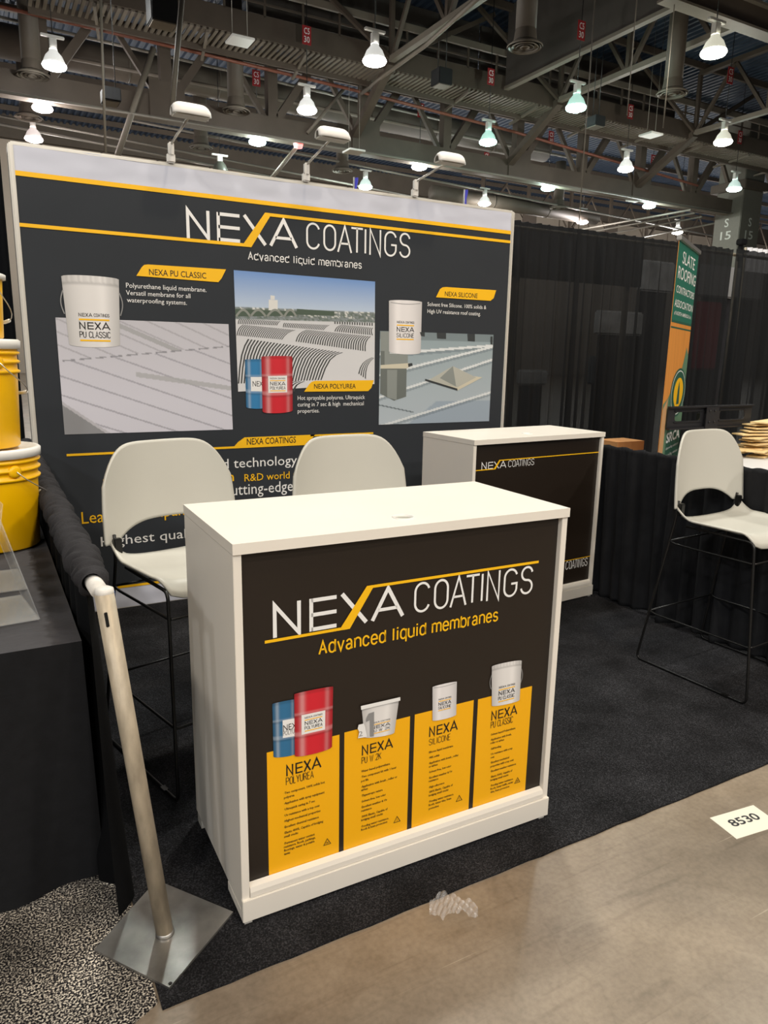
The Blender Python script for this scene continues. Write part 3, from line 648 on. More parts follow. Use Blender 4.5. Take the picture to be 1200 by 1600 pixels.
def board(q, head, u0, u1, hv, hh_, sub, sv, sh, sw, lines, lx, ex, tri, trisym):
    p = Print(F1, 'yellow_board_print', ct)
    P = [U(*t) for t in q]; xl = (P[0].x + P[3].x) / 2; xr = (P[1].x + P[2].x) / 2; zt_ = (P[0].y + P[1].y) / 2; zb = .10
    p.uvpoly([(xl, zb), (xr, zb), (xr, zt_), (xl, zt_)], M_py2, 1); wd = xr - xl
    a = U(*hv[0]); b = U(*hv[1]); t = U(*hv[2]); nexa_word(p, a.x, b.x, (a.y + b.y) / 2, t.y - a.y, (t.y - a.y) * .13, M_pk, None, 3)
    a = U(*sv[0]); b = U(*sv[1]); t = U(*sv[2]); stroke_text(p, sub, a.x, b.x, (a.y + b.y) / 2, t.y - a.y, (t.y - a.y) * .08, M_pk, 3)
    cap = .0064
    for body, y in lines:
        a = U(lx, y); w_ = glyphs(body, .004, 1); k = cap / CAPH * .86
        p.uvtext(body, a.x, a.x + (w_[3] - w_[2]) * k, a.y, cap, M_pk, 3, .02, 1)
    c = U(*tri); r = .0115; T3 = [(c.x + r * math.sin(a_), c.y + r * math.cos(a_) - .002) for a_ in (0, 2 * PI / 3, 4 * PI / 3, 0)]
    p.ribbon(T3, .0018, M_pk, 3); p.uvtext(trisym, c.x, None, c.y - .005, .007, M_pk, 3, .01, 1, align='c')
    p.build('yellow board with black product text')
board([(416, 1176), (529.5, 1148), (530, 1341), (421, 1377)], 'NEXA', 0, 0, ((447, 1211.5), (501, 1199.5), (447, 1194.5)), 0, 'POLYUREA', ((447, 1227), (489.5, 1215), (447, 1215)), 0, 0,
      [('·Two component, 100% solids hot', 1241), (' polyurea', 1248), ('·Application with spray equipment', 1257), ('·Ultraquick curing in 7 sec', 1266.4), ('·Uv resistance with a top coat', 1276), ('·Highest mechanical properties', 1284.7), ('·Excellent chemical resistance', 1294),
       ('·Elastic 400%, Capable of bridging', 1303), (' small cracks', 1309), ('·Permanent water contact', 1319.5), (' resistance. Roofs, parkings,', 1325), (' floorings, water & potable', 1330.5), (' tanks', 1336)], 443.5, 0, (511, 1315), '/w')
board([(537, 1145), (639.5, 1119), (636.5, 1305.5), (537.7, 1339)], 'NEXA', 0, 0, ((565, 1180), (613, 1168), (565, 1165)), 0, 'PU W 2K', ((565, 1193.5), (595, 1185.5), (565, 1183)), 0, 0,
      [('Water based polyurethane', 1206.9), ('·Two component kit with 1 hour', 1215.6), (' pot life', 1222), ('·Application with brush , roller or', 1231), (' airless', 1236), ('·Thyxotropic nature', 1245), ('·Solvent free, low odor', 1254), ('·Excellent weather & Uv', 1262.8), (' resistance', 1268.5),
       ('·300% Elastic, Capable of', 1277.7), (' bridging small cracks', 1283), ('·Ponding water resistance.', 1293), (' Roofs & foam protection', 1298)], 564, 0, (620, 1280), '1')
board([(646.5, 1116.5), (738.8, 1094.4), (732.7, 1271.7), (643.9, 1302)], 'NEXA', 0, 0, ((670, 1151.5), (714, 1139.5), (670, 1136.5)), 0, 'SILICONE', ((670, 1164.5), (703, 1156), (670, 1154.5)), 0, 0,
      [('Silicone liquid membrane', 1177), ('·98% solids', 1185.6), ('·Application with brush , roller', 1194), (' or airless', 1199.4), ('·Solvent free, low odor', 1208), ('·Excellent weather & Uv', 1217), (' resistance', 1222), ('·High adherence', 1231.6), ('·280% Elastic, Capable of', 1239), (' bridging small cracks', 1244.4),
       ('·Ponding water resistance.', 1254), (' Roofs, water tiles, foam', 1259.4), (' protection', 1265)], 669.5, 0, (717, 1247), '1')
board([(745.3, 1093), (829.3, 1072.3), (821.5, 1243), (739.6, 1268.6)], 'NEXA', 0, 0, ((767, 1125.5), (807, 1115.5), (767, 1111.5)), 0, 'PU CLASSIC', ((766.5, 1138), (800.5, 1129), (766.5, 1127.5)), 0, 0,
      [('·Solvent based Polyurethane', 1149.4), ('·Application with brush,', 1157.4), (' roller or airless', 1162.6), ('·Self leveling', 1171.6), ('·Uv resistance with a top', 1180), (' coat', 1185), ('·Excellent mechanical', 1193), (' properties with a top coat', 1199), ('·Excellent weather resistance', 1206.6), ('·Elastic 500%, Capable of', 1215.4),
       (' bridging small cracks', 1220.4), ('·Ponding water resistance.', 1229), (' Roofs, heavy traffic, under', 1234), (' tiles, foam protection', 1239)], 766, 0, (808, 1219), '2K')
p, W = drum(F1, ct, [(425, 1099.5), (462, 1092), (462, 1177), (427, 1182)], '2f6f9a', (.42, 1.0, .34, .67), 4); p.text('NEXA', (442, 1142), (470, 1136), (442, 1132.5), M_pk, 6); p.text('POLYUREA', (442, 1149), (470, 1142), (442, 1142), M_pk, 6, -.01); p.build()
p, W = drum(F1, ct, [(459, 1084), (519.7, 1072), (518, 1166), (460, 1180)], 'd4202f', (.18, .80, .36, .68), 7); pack_label(p, W, .26, .72, .39, .64, 'POLYUREA', 9); p.build()
q = [(564.3, 1105), (622.8, 1091.5), (615.5, 1144), (568.6, 1151)]; pail_pic(F1, ct, q, 'PU W 2K', 6, False)
p = Print(F1, 'lid_rim_print', ct); p.pxpoly([(562.5, 1102), (624, 1088), (624, 1093.5), (563, 1108)], M_pw, 11); p.pxpoly([(575, 1114), (583.5, 1111), (583, 1149.5), (577, 1150), (577, 1124), (571, 1127), (571, 1122)], M_pr, 9)
p.pxpoly([(559, 1131), (567, 1129), (569, 1134), (572, 1150), (558, 1152), (560, 1142), (557.5, 1137)], M_pw, 12); p.text('2', (559, 1149.5), (565, 1148.3), (559, 1142), M_pr, 13); p.build()
can_pic(F1, ct, [(675, 1073), (713, 1064.5), (712, 1116), (675, 1125)], 'SILICONE')
pail_pic(F1, ct, [(767.6, 1041), (814.4, 1031.8), (811, 1093), (767.6, 1102)], 'PU CLASSIC')
# rear counter print
U = F2.uv; p = Print(F2, 'logo_print', ct2); a = U(752, 732.8); b = U(834, 727.6); hh = U(752, 721.8).y - U(752, 732.8).y
logo(p, a.x, b.x, (a.y + b.y) / 2, hh, .021, W2 - .021, .005, 3); p.build('white and yellow logo print')
p = Print(F2, 'logo_print', ct2); b = U(917, 884.4); c = U(883, 889.7); wf = (b.x - c.x) / (1 - .4955); hh = .052; logo(p, b.x - wf, b.x, (b.y + c.y) / 2, hh, b.x - wf - .02, b.x + .05, .004, 3); p.build('white and yellow logo print')

# ------------------------------------------------------------------ bar stools
def make_stool(label, loc, rz):
    t = thing('bar_stool', label, 'stool', (loc[0], loc[1], .006), rz, 'grey bar stools'); H = -.006
    def seat(s, q):
        x = (2 * s - 1); y = -.215 + .375 * q; wd = .236 - .03 * max(0, (.25 - q) / .25) ** 2
        z = .702 + .010 * x * x; z -= .05 * max(0, (.16 - q) / .16) ** 2
        z += (.010 + .042 * abs(x) ** 7) * max(0, (q - .78) / .22) ** 1.6
        z += .012 * max(0, abs(x) - .8) / .2
        return Vector((x * wd, y + .012 * x * x * max(0, (.3 - q) / .3) , z + H))
    o = obj('seat', grid(seat, 28, 26), M_plastic, t, True); m_ = o.modifiers.new('t', 'SOLIDIFY'); m_.thickness = .008; m_.offset = 0
    def back(s, q):
        x = 2 * s - 1; ax = abs(x); bot = .768 + .060 * (1 - min(1, ax / .80) ** 3.2) if ax < .8 else .768
        tp = 1.105 - .14 * ax ** 6.5 ; z = bot + (tp - bot) * q; zz = (z - .762) / .343
        wd = .258 - .032 * zz ** 2; return Vector((x * wd, .205 + .035 * zz - .055 * ax ** 2.2, z + H))
    o = obj('backrest', grid(back, 40, 26), M_plastic, t, True); m_ = o.modifiers.new('t', 'SOLIDIFY'); m_.thickness = .009; m_.offset = 0
    by = lambda z: .28 - .115 * z / .76; fy = lambda z: -.28 + .075 * z / .69; xx = lambda z: .252 - .035 * z / .7
    for sg in (-1, 1):
        pts = [(sg * (xx(.76) + .008), .160, .80 + H), (sg * xx(.7), by(.7), .70 + H), (sg * .252, .28, .0065), (sg * .252, -.28, .0065), (sg * xx(.685), fy(.685), .688 + H), (sg * .205, .12, .690 + H)]
        obj('side_frame', tube_pts(pts, .0058, 10, fillet=.03), M_blackmetal, t, True)
        obj('back_connector', bx(sg * .218 - .014, sg * .218 + .014, .138, .158, .735 + H, .79 + H, bev=.003), M_blackmetal, t)
        for z in (.02, ):
            obj('glide', bx(sg * .252 - .008, sg * .252 + .008, -.20, -.17, .0, .012), M_blackmetal, t)
    for z, nm in ((.25, 'footrest'), (.60, 'upper_stretcher')):
        zz = z + H; pts = [(-xx(z), by(z), zz + .01), (-xx(z) + .004, by(z) - .03, zz), (-xx(z) + .004, fy(z), zz), (xx(z) - .004, fy(z), zz), (xx(z) - .004, by(z) - .03, zz), (xx(z), by(z), zz + .01)]
        obj(nm, tube_pts(pts, .0048, 8, fillet=.02), M_blackmetal, t, True)
        obj('crossbar', tube_pts([(-xx(z), by(z), zz + .01), (xx(z), by(z), zz + .01)], .0045, 8), M_blackmetal, t, True)
    return t
st = make_stool('grey bar stool behind the left half of the front counter', (.612, 2.435), math.radians(14.5))
c = copy_tree(st); c.location = (1.255, 2.34, .006); c.rotation_euler.z = math.radians(3); c['label'] = 'grey bar stool behind the middle of the front counter, only its back showing'
c = copy_tree(st); c.location = (2.93, 1.99, .006); c.rotation_euler.z = math.radians(3.5); c['label'] = 'grey bar stool standing alone on the black carpet at the right'
for o_ in (st,): pass

# ------------------------------------------------------------------ drapes
def drape(name, P0, P1, z0, z1, label, m, pitch=.085, amp=.022, seed=0, head=.05, group='black drapes', thick=True, lean=0, cat='curtain'):
    rng = random.Random(seed); P0 = Vector((P0[0], P0[1], 0)); P1 = Vector((P1[0], P1[1], 0)); L = (P1 - P0).length; d = (P1 - P0) / L; nn = Vector((-d.y, d.x, 0))
    n = int(L / pitch * 8); ph = [0]
    for i in range(n): ph.append(ph[-1] + 2 * PI / 8 * rng.uniform(.55, 1.45))
    am = [1 + .5 * math.sin(i * .13 + seed) for i in range(n + 1)]
    def fn(s, t):
        i = min(n, round(s * n)); z = z0 + (z1 - z0) * t; k = (1 - t); g = max(0, (t - .93) / .07)
        a = amp * am[i] * (.45 + .75 * k) ; y = a * math.sin(ph[i] * (1 if t > .55 else 1)) + a * .5 * math.sin(ph[i] * .37 + 2 + t * 1.3)
        y += g * .006 * math.sin(ph[i] * 2.3); y *= (1 - .65 * math.exp(-((t - .965) / .012) ** 2))
        zz = z + (.004 * math.sin(ph[i] * .9) if t > .99 else 0) - (.01 * math.sin(ph[i] * .31) if t < .01 else 0)
        q = P0 + d * (L * s + a * .25 * math.sin(ph[i] * .5 + t)) + nn * (y + lean * k); return Vector((q.x, q.y, max(zz, .009)))
    bm = grid(fn, n, 40)
    o = obj(name, bm, m, None, True); tag(o, label, cat, group)
    if thick:
        md = o.modifiers.new('t', 'SOLIDIFY'); md.thickness = .0015
    return o
def sheer():
    m = bpy.data.materials.new('sheer_black_drape'); m.use_nodes = True; nt = m.node_tree; b = nt.nodes['Principled BSDF']; L = nt.links.new
    b.inputs['Base Color'].default_value = lin('141618'); b.inputs['Roughness'].default_value = .85; b.inputs['Specular IOR Level'].default_value = .25
    tc = nt.nodes.new('ShaderNodeTexCoord'); n = nt.nodes.new('ShaderNodeTexNoise'); n.inputs['Scale'].default_value = 160; L(tc.outputs['Object'], n.inputs['Vector'])
    bp = nt.nodes.new('ShaderNodeBump'); bp.inputs['Strength'].default_value = .15; bp.inputs['Distance'].default_value = .002; L(n.outputs['Fac'], bp.inputs['Height']); L(bp.outputs[0], b.inputs['Normal'])
    tr = nt.nodes.new('ShaderNodeBsdfTransparent'); tr.inputs[0].default_value = (.9, .92, .95, 1); mx = nt.nodes.new('ShaderNodeMixShader'); mx.inputs[0].default_value = .95
    L(tr.outputs[0], mx.inputs[1]); L(b.outputs[0], mx.inputs[2]); L(mx.outputs[0], nt.nodes['Material Output'].inputs[0]); return m
M_sheer = sheer()
DY = 4.45
for k, (x0, x1, lab) in enumerate([(3.16, 4.17, 'sheer black drape hanging right beside the display wall'), (4.13, 5.42, 'sheer black drape behind the green and orange roll-up banner'), (5.44, 5.98, 'sheer black drape just right of the banner, a slit at its right edge'), (6.02, 8.2, 'sheer black drape at the right edge of the picture')]):
    drape('tall_drape', (x0, DY), (x1, DY), .01, 2.385 if k < 3 else 2.39, lab, M_sheer, .10, .030, 11 + k, thick=False, group=None)
tag(obj('drape_rod', tube_pts([(3.15, DY + .045, 2.35), (8.2, DY + .045, 2.35)], .014, 10), M_alu), 'long metal rod inside the top hem of the tall sheer drapes', 'rod')
drape('tall_drape', (-1.6, 4.30), (.185, 4.30), .01, 2.36, 'tall black drape at the far left behind the yellow pails', M_drape, .07, .018, 5, group=None)
# side rail drape at the right
SX = 3.17
drape('side_drape', (SX - .02, 4.38), (SX, 2.86), .012, .925, 'low black side drape running back beside the rear counter', M_drape2, .10, .024, 21, lean=.02, group=None)
drape('side_drape', (SX - .004, 2.93), (SX, 1.42), .012, .925, 'low black side drape behind the lone bar stool', M_drape2, .11, .026, 22, lean=.02, group=None)
tag(obj('drape_rod', tube_pts([(SX + .045, 1.40, .88), (SX + .045, 4.38, .88)], .013, 10), M_alu), 'low metal rail inside the hem of the right side drape', 'rod')
ps2 = thing('pipe_stand', 'aluminium upright pipe on a steel plate at the front end of the right side rail', 'stand', (SX + .045, 1.385, 0))
obj('pipe', tube_pts([(0, 0, .006), (0, 0, .90)], .0205, 24), M_alu, ps2, True); obj('base_plate', bx(-.12, .12, -.12, .12, .0005, .006), M_plate, ps2)
# left rail: pipe, sleeve of bunched cloth, hanging drape
LX = .185
def sleeve(s, q):
    a = 2 * PI * q; y = 1.655 + (4.28 - 1.655) * s
    r = .037 + .0045 * math.sin(y * 170 + 3.2 * math.sin(a * 1 + y * 11)) + .003 * math.sin(y * 97 + a * 2) + .004 * math.sin(y * 31)
    r *= .60 + .4 * min(1, s * 22) ** .5
    return Vector((LX + r * math.cos(a), y, .905 + r * math.sin(a)))
def hang(s, t):
    y = 1.69 + (4.28 - 1.69) * s; A_ = .014 + .024 * (1 - t); ph = y * 44 + 1.5 * math.sin(y * 9)
    return Vector((LX + A_ * math.sin(ph) - .012 + .03 * (1 - t) * (1 if s < .1 else .6), y + .012 * math.sin(ph * .5) + .02 * math.sin(t * 5) * (1 - s), .012 + (.885 - .012) * t))
sd = thing('rail_drape', 'black drape bunched along the rail between the left table and the booth', 'curtain', (0, 0, 0))
obj('rail_sleeve', grid(sleeve, 420, 24), mat('bunched_black_cloth', '2e2d2f', .9, spec=.2, var=.15, scale=30, bump=.3, bscale=200), sd, True); obj('hanging_cloth', grid(hang, 300, 24), M_drape, sd, True)
pb = Vector((.282, 1.582, .013)); pt = Vector((.196, 1.592, .905))
pp = thing('pipe_stand', 'scuffed aluminium upright pipe leaning on its square steel base plate', 'stand', (pb.x, pb.y, .006))
L_ = lambda v: Vector(v) - Vector((pb.x, pb.y, .006))
bm = tube_pts([L_(pb), L_(pt)], .0205, 28, cap=False); o = obj('pipe', bm, M_alu, pp, True); md = o.modifiers.new('t', 'SOLIDIFY'); md.thickness = .002
PQ = [(.122, 1.609), (.303, 1.779), (.452, 1.572), (.256, 1.418)]; hc = atZ(266, 1537, .012)
hole = [(hc.x - pb.x + .005 * math.cos(2 * PI * k / 14), hc.y - pb.y + .005 * math.sin(2 * PI * k / 14)) for k in range(14)]
obj('base_plate', holed([(a_ - pb.x, b_ - pb.y) for a_, b_ in PQ], [hole], .006, Matrix.Translation((0, 0, .0005))), M_plate, pp)
obj('weld_collar', lathe([(.0225, .006), (.0225, .012), (.021, .016)], 24), M_plate, pp, True)
dirp = (pt - pb).normalized()
ring = pt + dirp * .0
obj('slot', bx(-.0035, .0035, -.0012, .0005, -.017, .017, bev=.001, M=Matrix.Translation(L_(pt - dirp * .055) + Vector((-.006, -.0200, 0))) @ Matrix.Rotation(-.095, 4, 'Y')), mat('slot_shadow_black', '060606', .9), pp)
M_rw = mat('worn_white_paint', 'd6d3cc', .5, var=.08, scale=60, bump=.3, bscale=90)
rail = thing('crossbar', 'white painted end of the horizontal rail hooked on the upright pipe', 'rail', (LX, 1.6, .90))
obj('tube', tube_pts([(0.003, .012, .006), (0, .08, .006), (0, 2.68, .006)], .0185, 24), M_rw, rail, True)
obj('hook_cap', lathe([(.0, -.004), (.0195, -.004), (.0205, .002), (.0195, .010), (.012, .014), (.0, .0145)], 26, (.0115, -.008, .004), caps=False), M_rw, rail, True)
obj('tape_tab', bx(.030, .034, -.004, .012, -.022, .004, bev=.001), mat('blue_tape', '30508c', .5), rail)

# ------------------------------------------------------------------ left table with pails and brochure holders
tb = thing('draped_table', 'table under a black cloth holding the yellow pails at the left edge', 'table', (0, 0, 0))
def cloth_top(s, q): return Vector((-1.7 + 1.855 * s, 1.712 + (3.95 - 1.712) * q, .757 + .0015 * math.sin(s * 60 + q * 11) * math.sin(q * 40)))
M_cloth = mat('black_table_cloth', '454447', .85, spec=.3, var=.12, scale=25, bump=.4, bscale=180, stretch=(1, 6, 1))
bmc = grid(cloth_top, 60, 60)
def front(s, t): 
    x = -1.7 + 1.855 * s; k = 1 - t; return Vector((x + .03 * k * s, 1.712 + (.085 + .09 * s ** 4) * k + .010 * k * math.sin(x * 23 + 1.2 * math.sin(x * 7)), .010 + .747 * t))
def side(s, t):
    y = 1.712 + (3.95 - 1.712) * s; k = 1 - t; return Vector((.155 + .004 * k + .006 * k * math.sin(y * 26 + 1), y + .175 * k * (1 - s), .010 + .747 * t))
obj('cloth_top', bmc, M_cloth, tb, True); bmc = grid(front, 120, 16); grid(side, 120, 16, bmc); obj('cloth_skirt', bmc, M_drape2, tb, True)
obj('table_board', bx(-1.68, .14, 1.75, 3.93, .72, .748), M_card, tb)
for x_ in (-1.6, .06):
    for y_ in (2.0, 3.85): obj('leg', tube_pts([(x_, y_, .006), (x_, y_, .72)], .014, 8), M_blackmetal, tb, True)
def pail(loc, R, H, label, rz=0, ribs=True):
    t = thing('pail', label, 'bucket', loc, rz); rb = R * .905
    pr = [(rb - .004, 0), (rb, .004), (rb + (R - rb) * .68, H * .68)]
    if ribs:
        for k, zz in enumerate((.70, .79, .87)):
            r_ = rb + (R - rb) * zz; pr += [(r_, H * zz - .004), (r_ + .007, H * zz - .003), (r_ + .009, H * zz + .004), (r_ + .001, H * zz + .009)]
    pr += [(R, H * .93)]
    obj('body', lathe(pr, 48), M_yel, t, True)
    obj('lid', lathe([(R + .003, H * .91), (R + .010, H * .915), (R + .011, H * .985), (R + .005, H), (R - .006, H), (R - .012, H - .008), (0.001, H - .008)], 48), M_lid, t, True)
    zz = H * .79; a0 = math.radians(-62)
    ex, ey = R * math.cos(a0), R * math.sin(a0)
    for a_ in (a0, a0 + PI):
        e = lathe([(.021, -.004), (.021, .006), (.012, .010), (.001, .010)], 16); M4 = Matrix.Translation((R * .985 * math.cos(a_), R * .985 * math.sin(a_), zz)) @ Matrix.Rotation(a_, 4, 'Z') @ Matrix.Rotation(PI / 2, 4, 'Y')
        bmesh.ops.transform(e, matrix=M4, verts=list(e.verts)); obj('handle_ear', e, M_yel, t, True)
    pts = []
    for k in range(17):
        f = k / 16; an = a0 + PI * f; rr = R + .012 + .01 * math.sin(PI * f); pts.append((rr * math.cos(an), rr * math.sin(an), zz - .105 * math.sin(PI * f) ** .8))
    h = obj('handle', tube_pts(pts, .0018, 6), M_chrome, t, True)
    obj('grip', tube_pts(pts[6:9], .006, 10), M_lid, h, True)
    return t
t1 = pail((.005, 2.72, .762), .148, .335, 'yellow pail with white lid at the bottom of the stack')
t2 = pail((-.028, 2.72, .762 + .337), .146, .345, 'yellow pail with white lid in the middle of the stack', .1)
t3 = pail((-.012, 2.72, .762 + .337 + .347), .105, .20, 'small yellow pail at the top of the stack, cut by the picture edge', .3, False)
def holder(loc, rz, label):
    t = thing('brochure_holder', label, 'holder', loc, rz)
    w2 = .11; T = .0025
    # profile in x-z, faces -x; runs along y
    bm = bmesh.new(); beam((.0, 0, .01), (.035, 0, .30), 2 * w2, T, bm) if False else None
    def sheet(x0, z0, x1, z1, ya=-w2, yb=w2):
        v = Vector((x1 - x0, 0, z1 - z0)); n_ = Vector((-v.z, 0, v.x)).normalized() * T; q = [Vector((x0, ya, z0)), Vector((x1, ya, z1)), Vector((x1, yb, z1)), Vector((x0, yb, z0))]
        a_ = [bm.verts.new(p_) for p_ in q]; b_ = [bm.verts.new(p_ + n_) for p_ in q]; bm.faces.new(a_[::-1]); bm.faces.new(b_)
        for k in range(4): bm.faces.new((a_[k], a_[(k + 1) % 4], b_[(k + 1) % 4], b_[k]))
    sheet(-.06, .02, -.01, .30); obj('back_panel', bm, M_clear, t); bm = bmesh.new()
    sheet(-.095, .015, -.065, .17); sheet(-.095, .015, -.06, .012); obj('front_pocket', bm, M_clear, t); bm = bmesh.new()
    sheet(-.02, .26, .045, .003); sheet(-.06, .003, .045, .0015); obj('rear_support', bm, M_clear, t)
    for k in range(3):
        bm = bmesh.new(); xo = -.072 - .006 * k; sheet(xo, .025, xo + .048, .275 - .015 * k, -w2 + .006, w2 - .006); obj('brochure', bm, M_paper, t)
    return t
holder((.018, 1.99, .7605), math.radians(8), 'clear acrylic brochure holder nearest the front edge of the black table')
holder((.012, 2.26, .7605), math.radians(4), 'clear acrylic brochure holder standing right in front of the pails')

# ------------------------------------------------------------------ floor bits
q = [atZ(*p_, .001) for p_ in ((1109, 1278), (1177, 1258), (1225, 1288), (1151, 1311))]
sx = (q[1] - q[0]); sy = (q[3] - q[0])
fs = thing('floor_sign', 'white sheet with the booth number taped flat on the concrete', 'sign', (0, 0, 0)); q[2] = q[1] + sy
bm = bmesh.new(); v = [bm.verts.new((a_.x, a_.y, .0004)) for a_ in q]; v2 = [bm.verts.new((a_.x, a_.y, .0014)) for a_ in q]
bm.faces.new(v2[::-1]); bm.faces.new(v)
for k in range(4): bm.faces.new((v[k], v[(k + 1) % 4], v2[(k + 1) % 4], v2[k]))
bmesh.ops.recalc_face_normals(bm, faces=list(bm.faces)); obj('sheet', bm, mat('sign_paper', 'e6e2d2', .5), fs)
FS = Frame((0, 0, .0014), (q[1] - q[0]), (0, 0, 1)); u_ = Vector((sx.x, sx.y, 0)).normalized(); FS.U = u_; FS.V = Vector((-u_.y, u_.x, 0)); FS.N = Vector((0, 0, 1))
p = Print(FS, 'lettering', fs); p.text('8530', (1147, 1292), (1189.5, 1278.5), (1134.5, 1283), mat('sign_ink', '2b2b2d', .6), 1, .02, 5); p.build()
rng = random.Random(3)
pc = atZ(708, 1420, 0); pc2 = atZ(745, 1425, 0) - atZ(670, 1420, 0); axu = Vector((pc2.x, pc2.y, 0)); lnp = axu.length; axu.normalize(); axv = Vector((-axu.y, axu.x, 0))
M_film = mat('clear_plastic_film', (1, 1, 1, 1), .12, trans=.0, alpha=.20, spec=1)
def film(s, t):
    x = (s - .5) * lnp; wv = .036 + .012 * math.sin(s * 7); y = (t - .5) * wv * 2 * (1 - .5 * abs(2 * s - 1) ** 3) - .022 * abs(2 * s - 1) ** 2
    z = .004 + .012 * abs(math.sin(s * 11 + t * 5)) + .007 * abs(math.sin(s * 19 - t * 9 + 1)); r = pc + axu * x + axv * y; return Vector((r.x, r.y, z))
tag(obj('plastic_scrap', grid(film, 60, 24), M_film, None, True), 'crumpled clear plastic film lying on the concrete by the carpet edge', 'litter')

# ------------------------------------------------------------------ neighbours to the right
A_ = atZ(1062, 371, 2.15); B_ = atZ(1092, 395, 2.15); dr = Vector((B_.x - A_.x, B_.y - A_.y, 0)); bw = dr.length; dr.normalize()
bn = thing('roll_up_banner', 'green and orange roll-up banner standing in front of the sheer drapes', 'banner', (0, 0, 0)); FB = Frame((A_.x, A_.y, 0), dr)
M_bg = mat('print_banner_green', '1f6b58', .6); M_bo = mat('print_banner_orange', 'd98f3c', .6, var=.12, scale=6, stretch=(12, 12, .6)); M_bt = mat('print_banner_tan', 'c79a6b', .6); M_bdg = mat('print_deep_green', '235845', .6)
obj('cloth', bx(0, bw, 0, .003, .10, 2.145, M=Matrix.Translation((A_.x, A_.y, 0)) @ Matrix.Rotation(math.atan2(dr.y, dr.x), 4, 'Z')), M_bo, bn)
obj('top_rail', bx(-.01, bw + .01, -.014, .016, 2.135, 2.165, bev=.004, M=Matrix.Translation((A_.x, A_.y, 0)) @ Matrix.Rotation(math.atan2(dr.y, dr.x), 4, 'Z')), M_chrome, bn)
obj('base_cassette', bx(-.03, bw + .03, -.09, .11, .006, .10, bev=.02, M=Matrix.Translation((A_.x, A_.y, 0)) @ Matrix.Rotation(math.atan2(dr.y, dr.x), 4, 'Z')), mat('grey_cassette', '77726c', .5), bn)
obj('support_pole', tube_pts([FB.w(bw / 2, .10, -.04), FB.w(bw / 2, 2.13, -.02)], .008, 8), M_chrome, bn, True)
p = Print(FB, 'printed_field', bn); zg = FB.uv(1046, 498).y; p.uvpoly([(0, zg), (bw, zg), (bw, 2.135), (0, 2.135)], M_bg, 1)
p.uvpoly([(0, zg - .05), (bw, zg - .05), (bw, zg - .04), (0, zg - .04)], M_bdg, 2); p.uvpoly([(0, zg - .015), (bw, zg - .015), (bw, zg), (0, zg)], M_bdg, 2)
qv = lambda fx, z: (fx * bw, z)
zs = lambda px, py: FB.uv(px, py).y
p.uvpoly([qv(.0, .10), qv(1, .10), qv(1, zs(1071, 555)), qv(.88, zs(1064, 542)), qv(.80, zs(1062, 563)), qv(.70, zs(1060, 583)), qv(.55, zs(1056, 590)), qv(.38, zs(1050, 605)), qv(.2, zs(1044, 622)), qv(.0, zs(1037, 632))], mat('print_sage', '5f8468', .6), 2)
p.uvpoly([qv(0, .10), qv(.16, .10), qv(.2, zs(1044, 622)), qv(0, zs(1037, 640))], M_bt, 3)
p.uvpoly([qv(.30, .35), qv(1, .35), qv(1, zs(1060, 660)), qv(.30, zs(1042, 664))], M_bdg, 3)
cc = .66 * bw; cz = zs(1056, 614); rx = .26
for r_, m_, l_ in ((.27, M_bdg, 4), (.245, M_pw, 5), (.235, M_bdg, 6), (.165, M_py, 7)): p.uvpoly([(cc + r_ * 1.05 * math.cos(2 * PI * k / 28), cz + r_ * .62 * math.sin(2 * PI * k / 28)) for k in range(28)], m_, l_)
p.uvpoly([(cc - .05, cz - .08), (cc + .05, cz - .08), (cc + .03, cz + .03), (cc + .0, cz + .08), (cc - .03, cz + .03)], M_bdg, 8)
p.build()
p = Print(FB, 'lettering', bn)
for body, za, zh, f0, f1 in (('SLATE', (1066, 411), (1066, 391), .22, .84), ('ROOFING', (1059, 434), (1059, 414), .08, .97), ('CONTRACTORS', (1056.6, 456.4), (1056.6, 444.5), .08, .97), ('ASSOCIATION', (1053.7, 478.4), (1053.7, 466.5), .06, .97), ('of NORTH AMERICA, Inc.', (1053, 491), (1053, 485), .08, .94)): a_ = FB.uv(*za); p.uvtext(body, f0 * bw, f1 * bw, a_.y, FB.uv(*zh).y - a_.y, M_pw, 3, .004)
a_ = FB.uv(1041, 692); zt2 = FB.uv(1041, 678).y - a_.y; p.uvtext('SRCA', .30 * bw, .97 * bw, a_.y, zt2, M_pw, 5, .03)
for k in range(3): p.uvtext('slate roofing contractors', .32 * bw, .95 * bw, a_.y - .05 - .05 * k, .02, M_pw, 5, 0, 1)
p.build()
# screen bracket
q0 = atY(1044, 631, 3.3); q1 = atY(1174, 637, 3.3); wB = q1.x - q0.x; hB = .155; zB = 1.115
br = thing('screen_bracket', 'black steel screen mount on a pole behind the low side drape', 'bracket', (q0.x, 3.3, 0))
def rr(x0, y0, x1, y1, r, n=5):
    P = []
    for cx, cy, a0 in ((x1 - r, y1 - r, 0), (x0 + r, y1 - r, 90), (x0 + r, y0 + r, 180), (x1 - r, y0 + r, 270)):
        for k in range(n + 1): a = math.radians(a0 + 90 * k / n); P.append((cx + r * math.cos(a), cy + r * math.sin(a)))
    return P
MX = Matrix.Translation((0, 0, zB - hB)) @ Matrix.Rotation(PI / 2, 4, 'X')
M_br = mat('black_bracket_steel', '2e2e31', .4, .3)
obj('cross_plate', holed([(0, 0), (wB, 0), (wB, hB), (0, hB)], [rr(.07, .055, wB * .37, .115, .02), rr(wB * .60, .055, wB * .91, .115, .02)], .006, MX), M_br, br)
for z_ in (zB - .012, zB - hB): obj('flange', bx(0, wB, -.028, -.004, z_, z_ + .012, bev=.002), M_br, br)
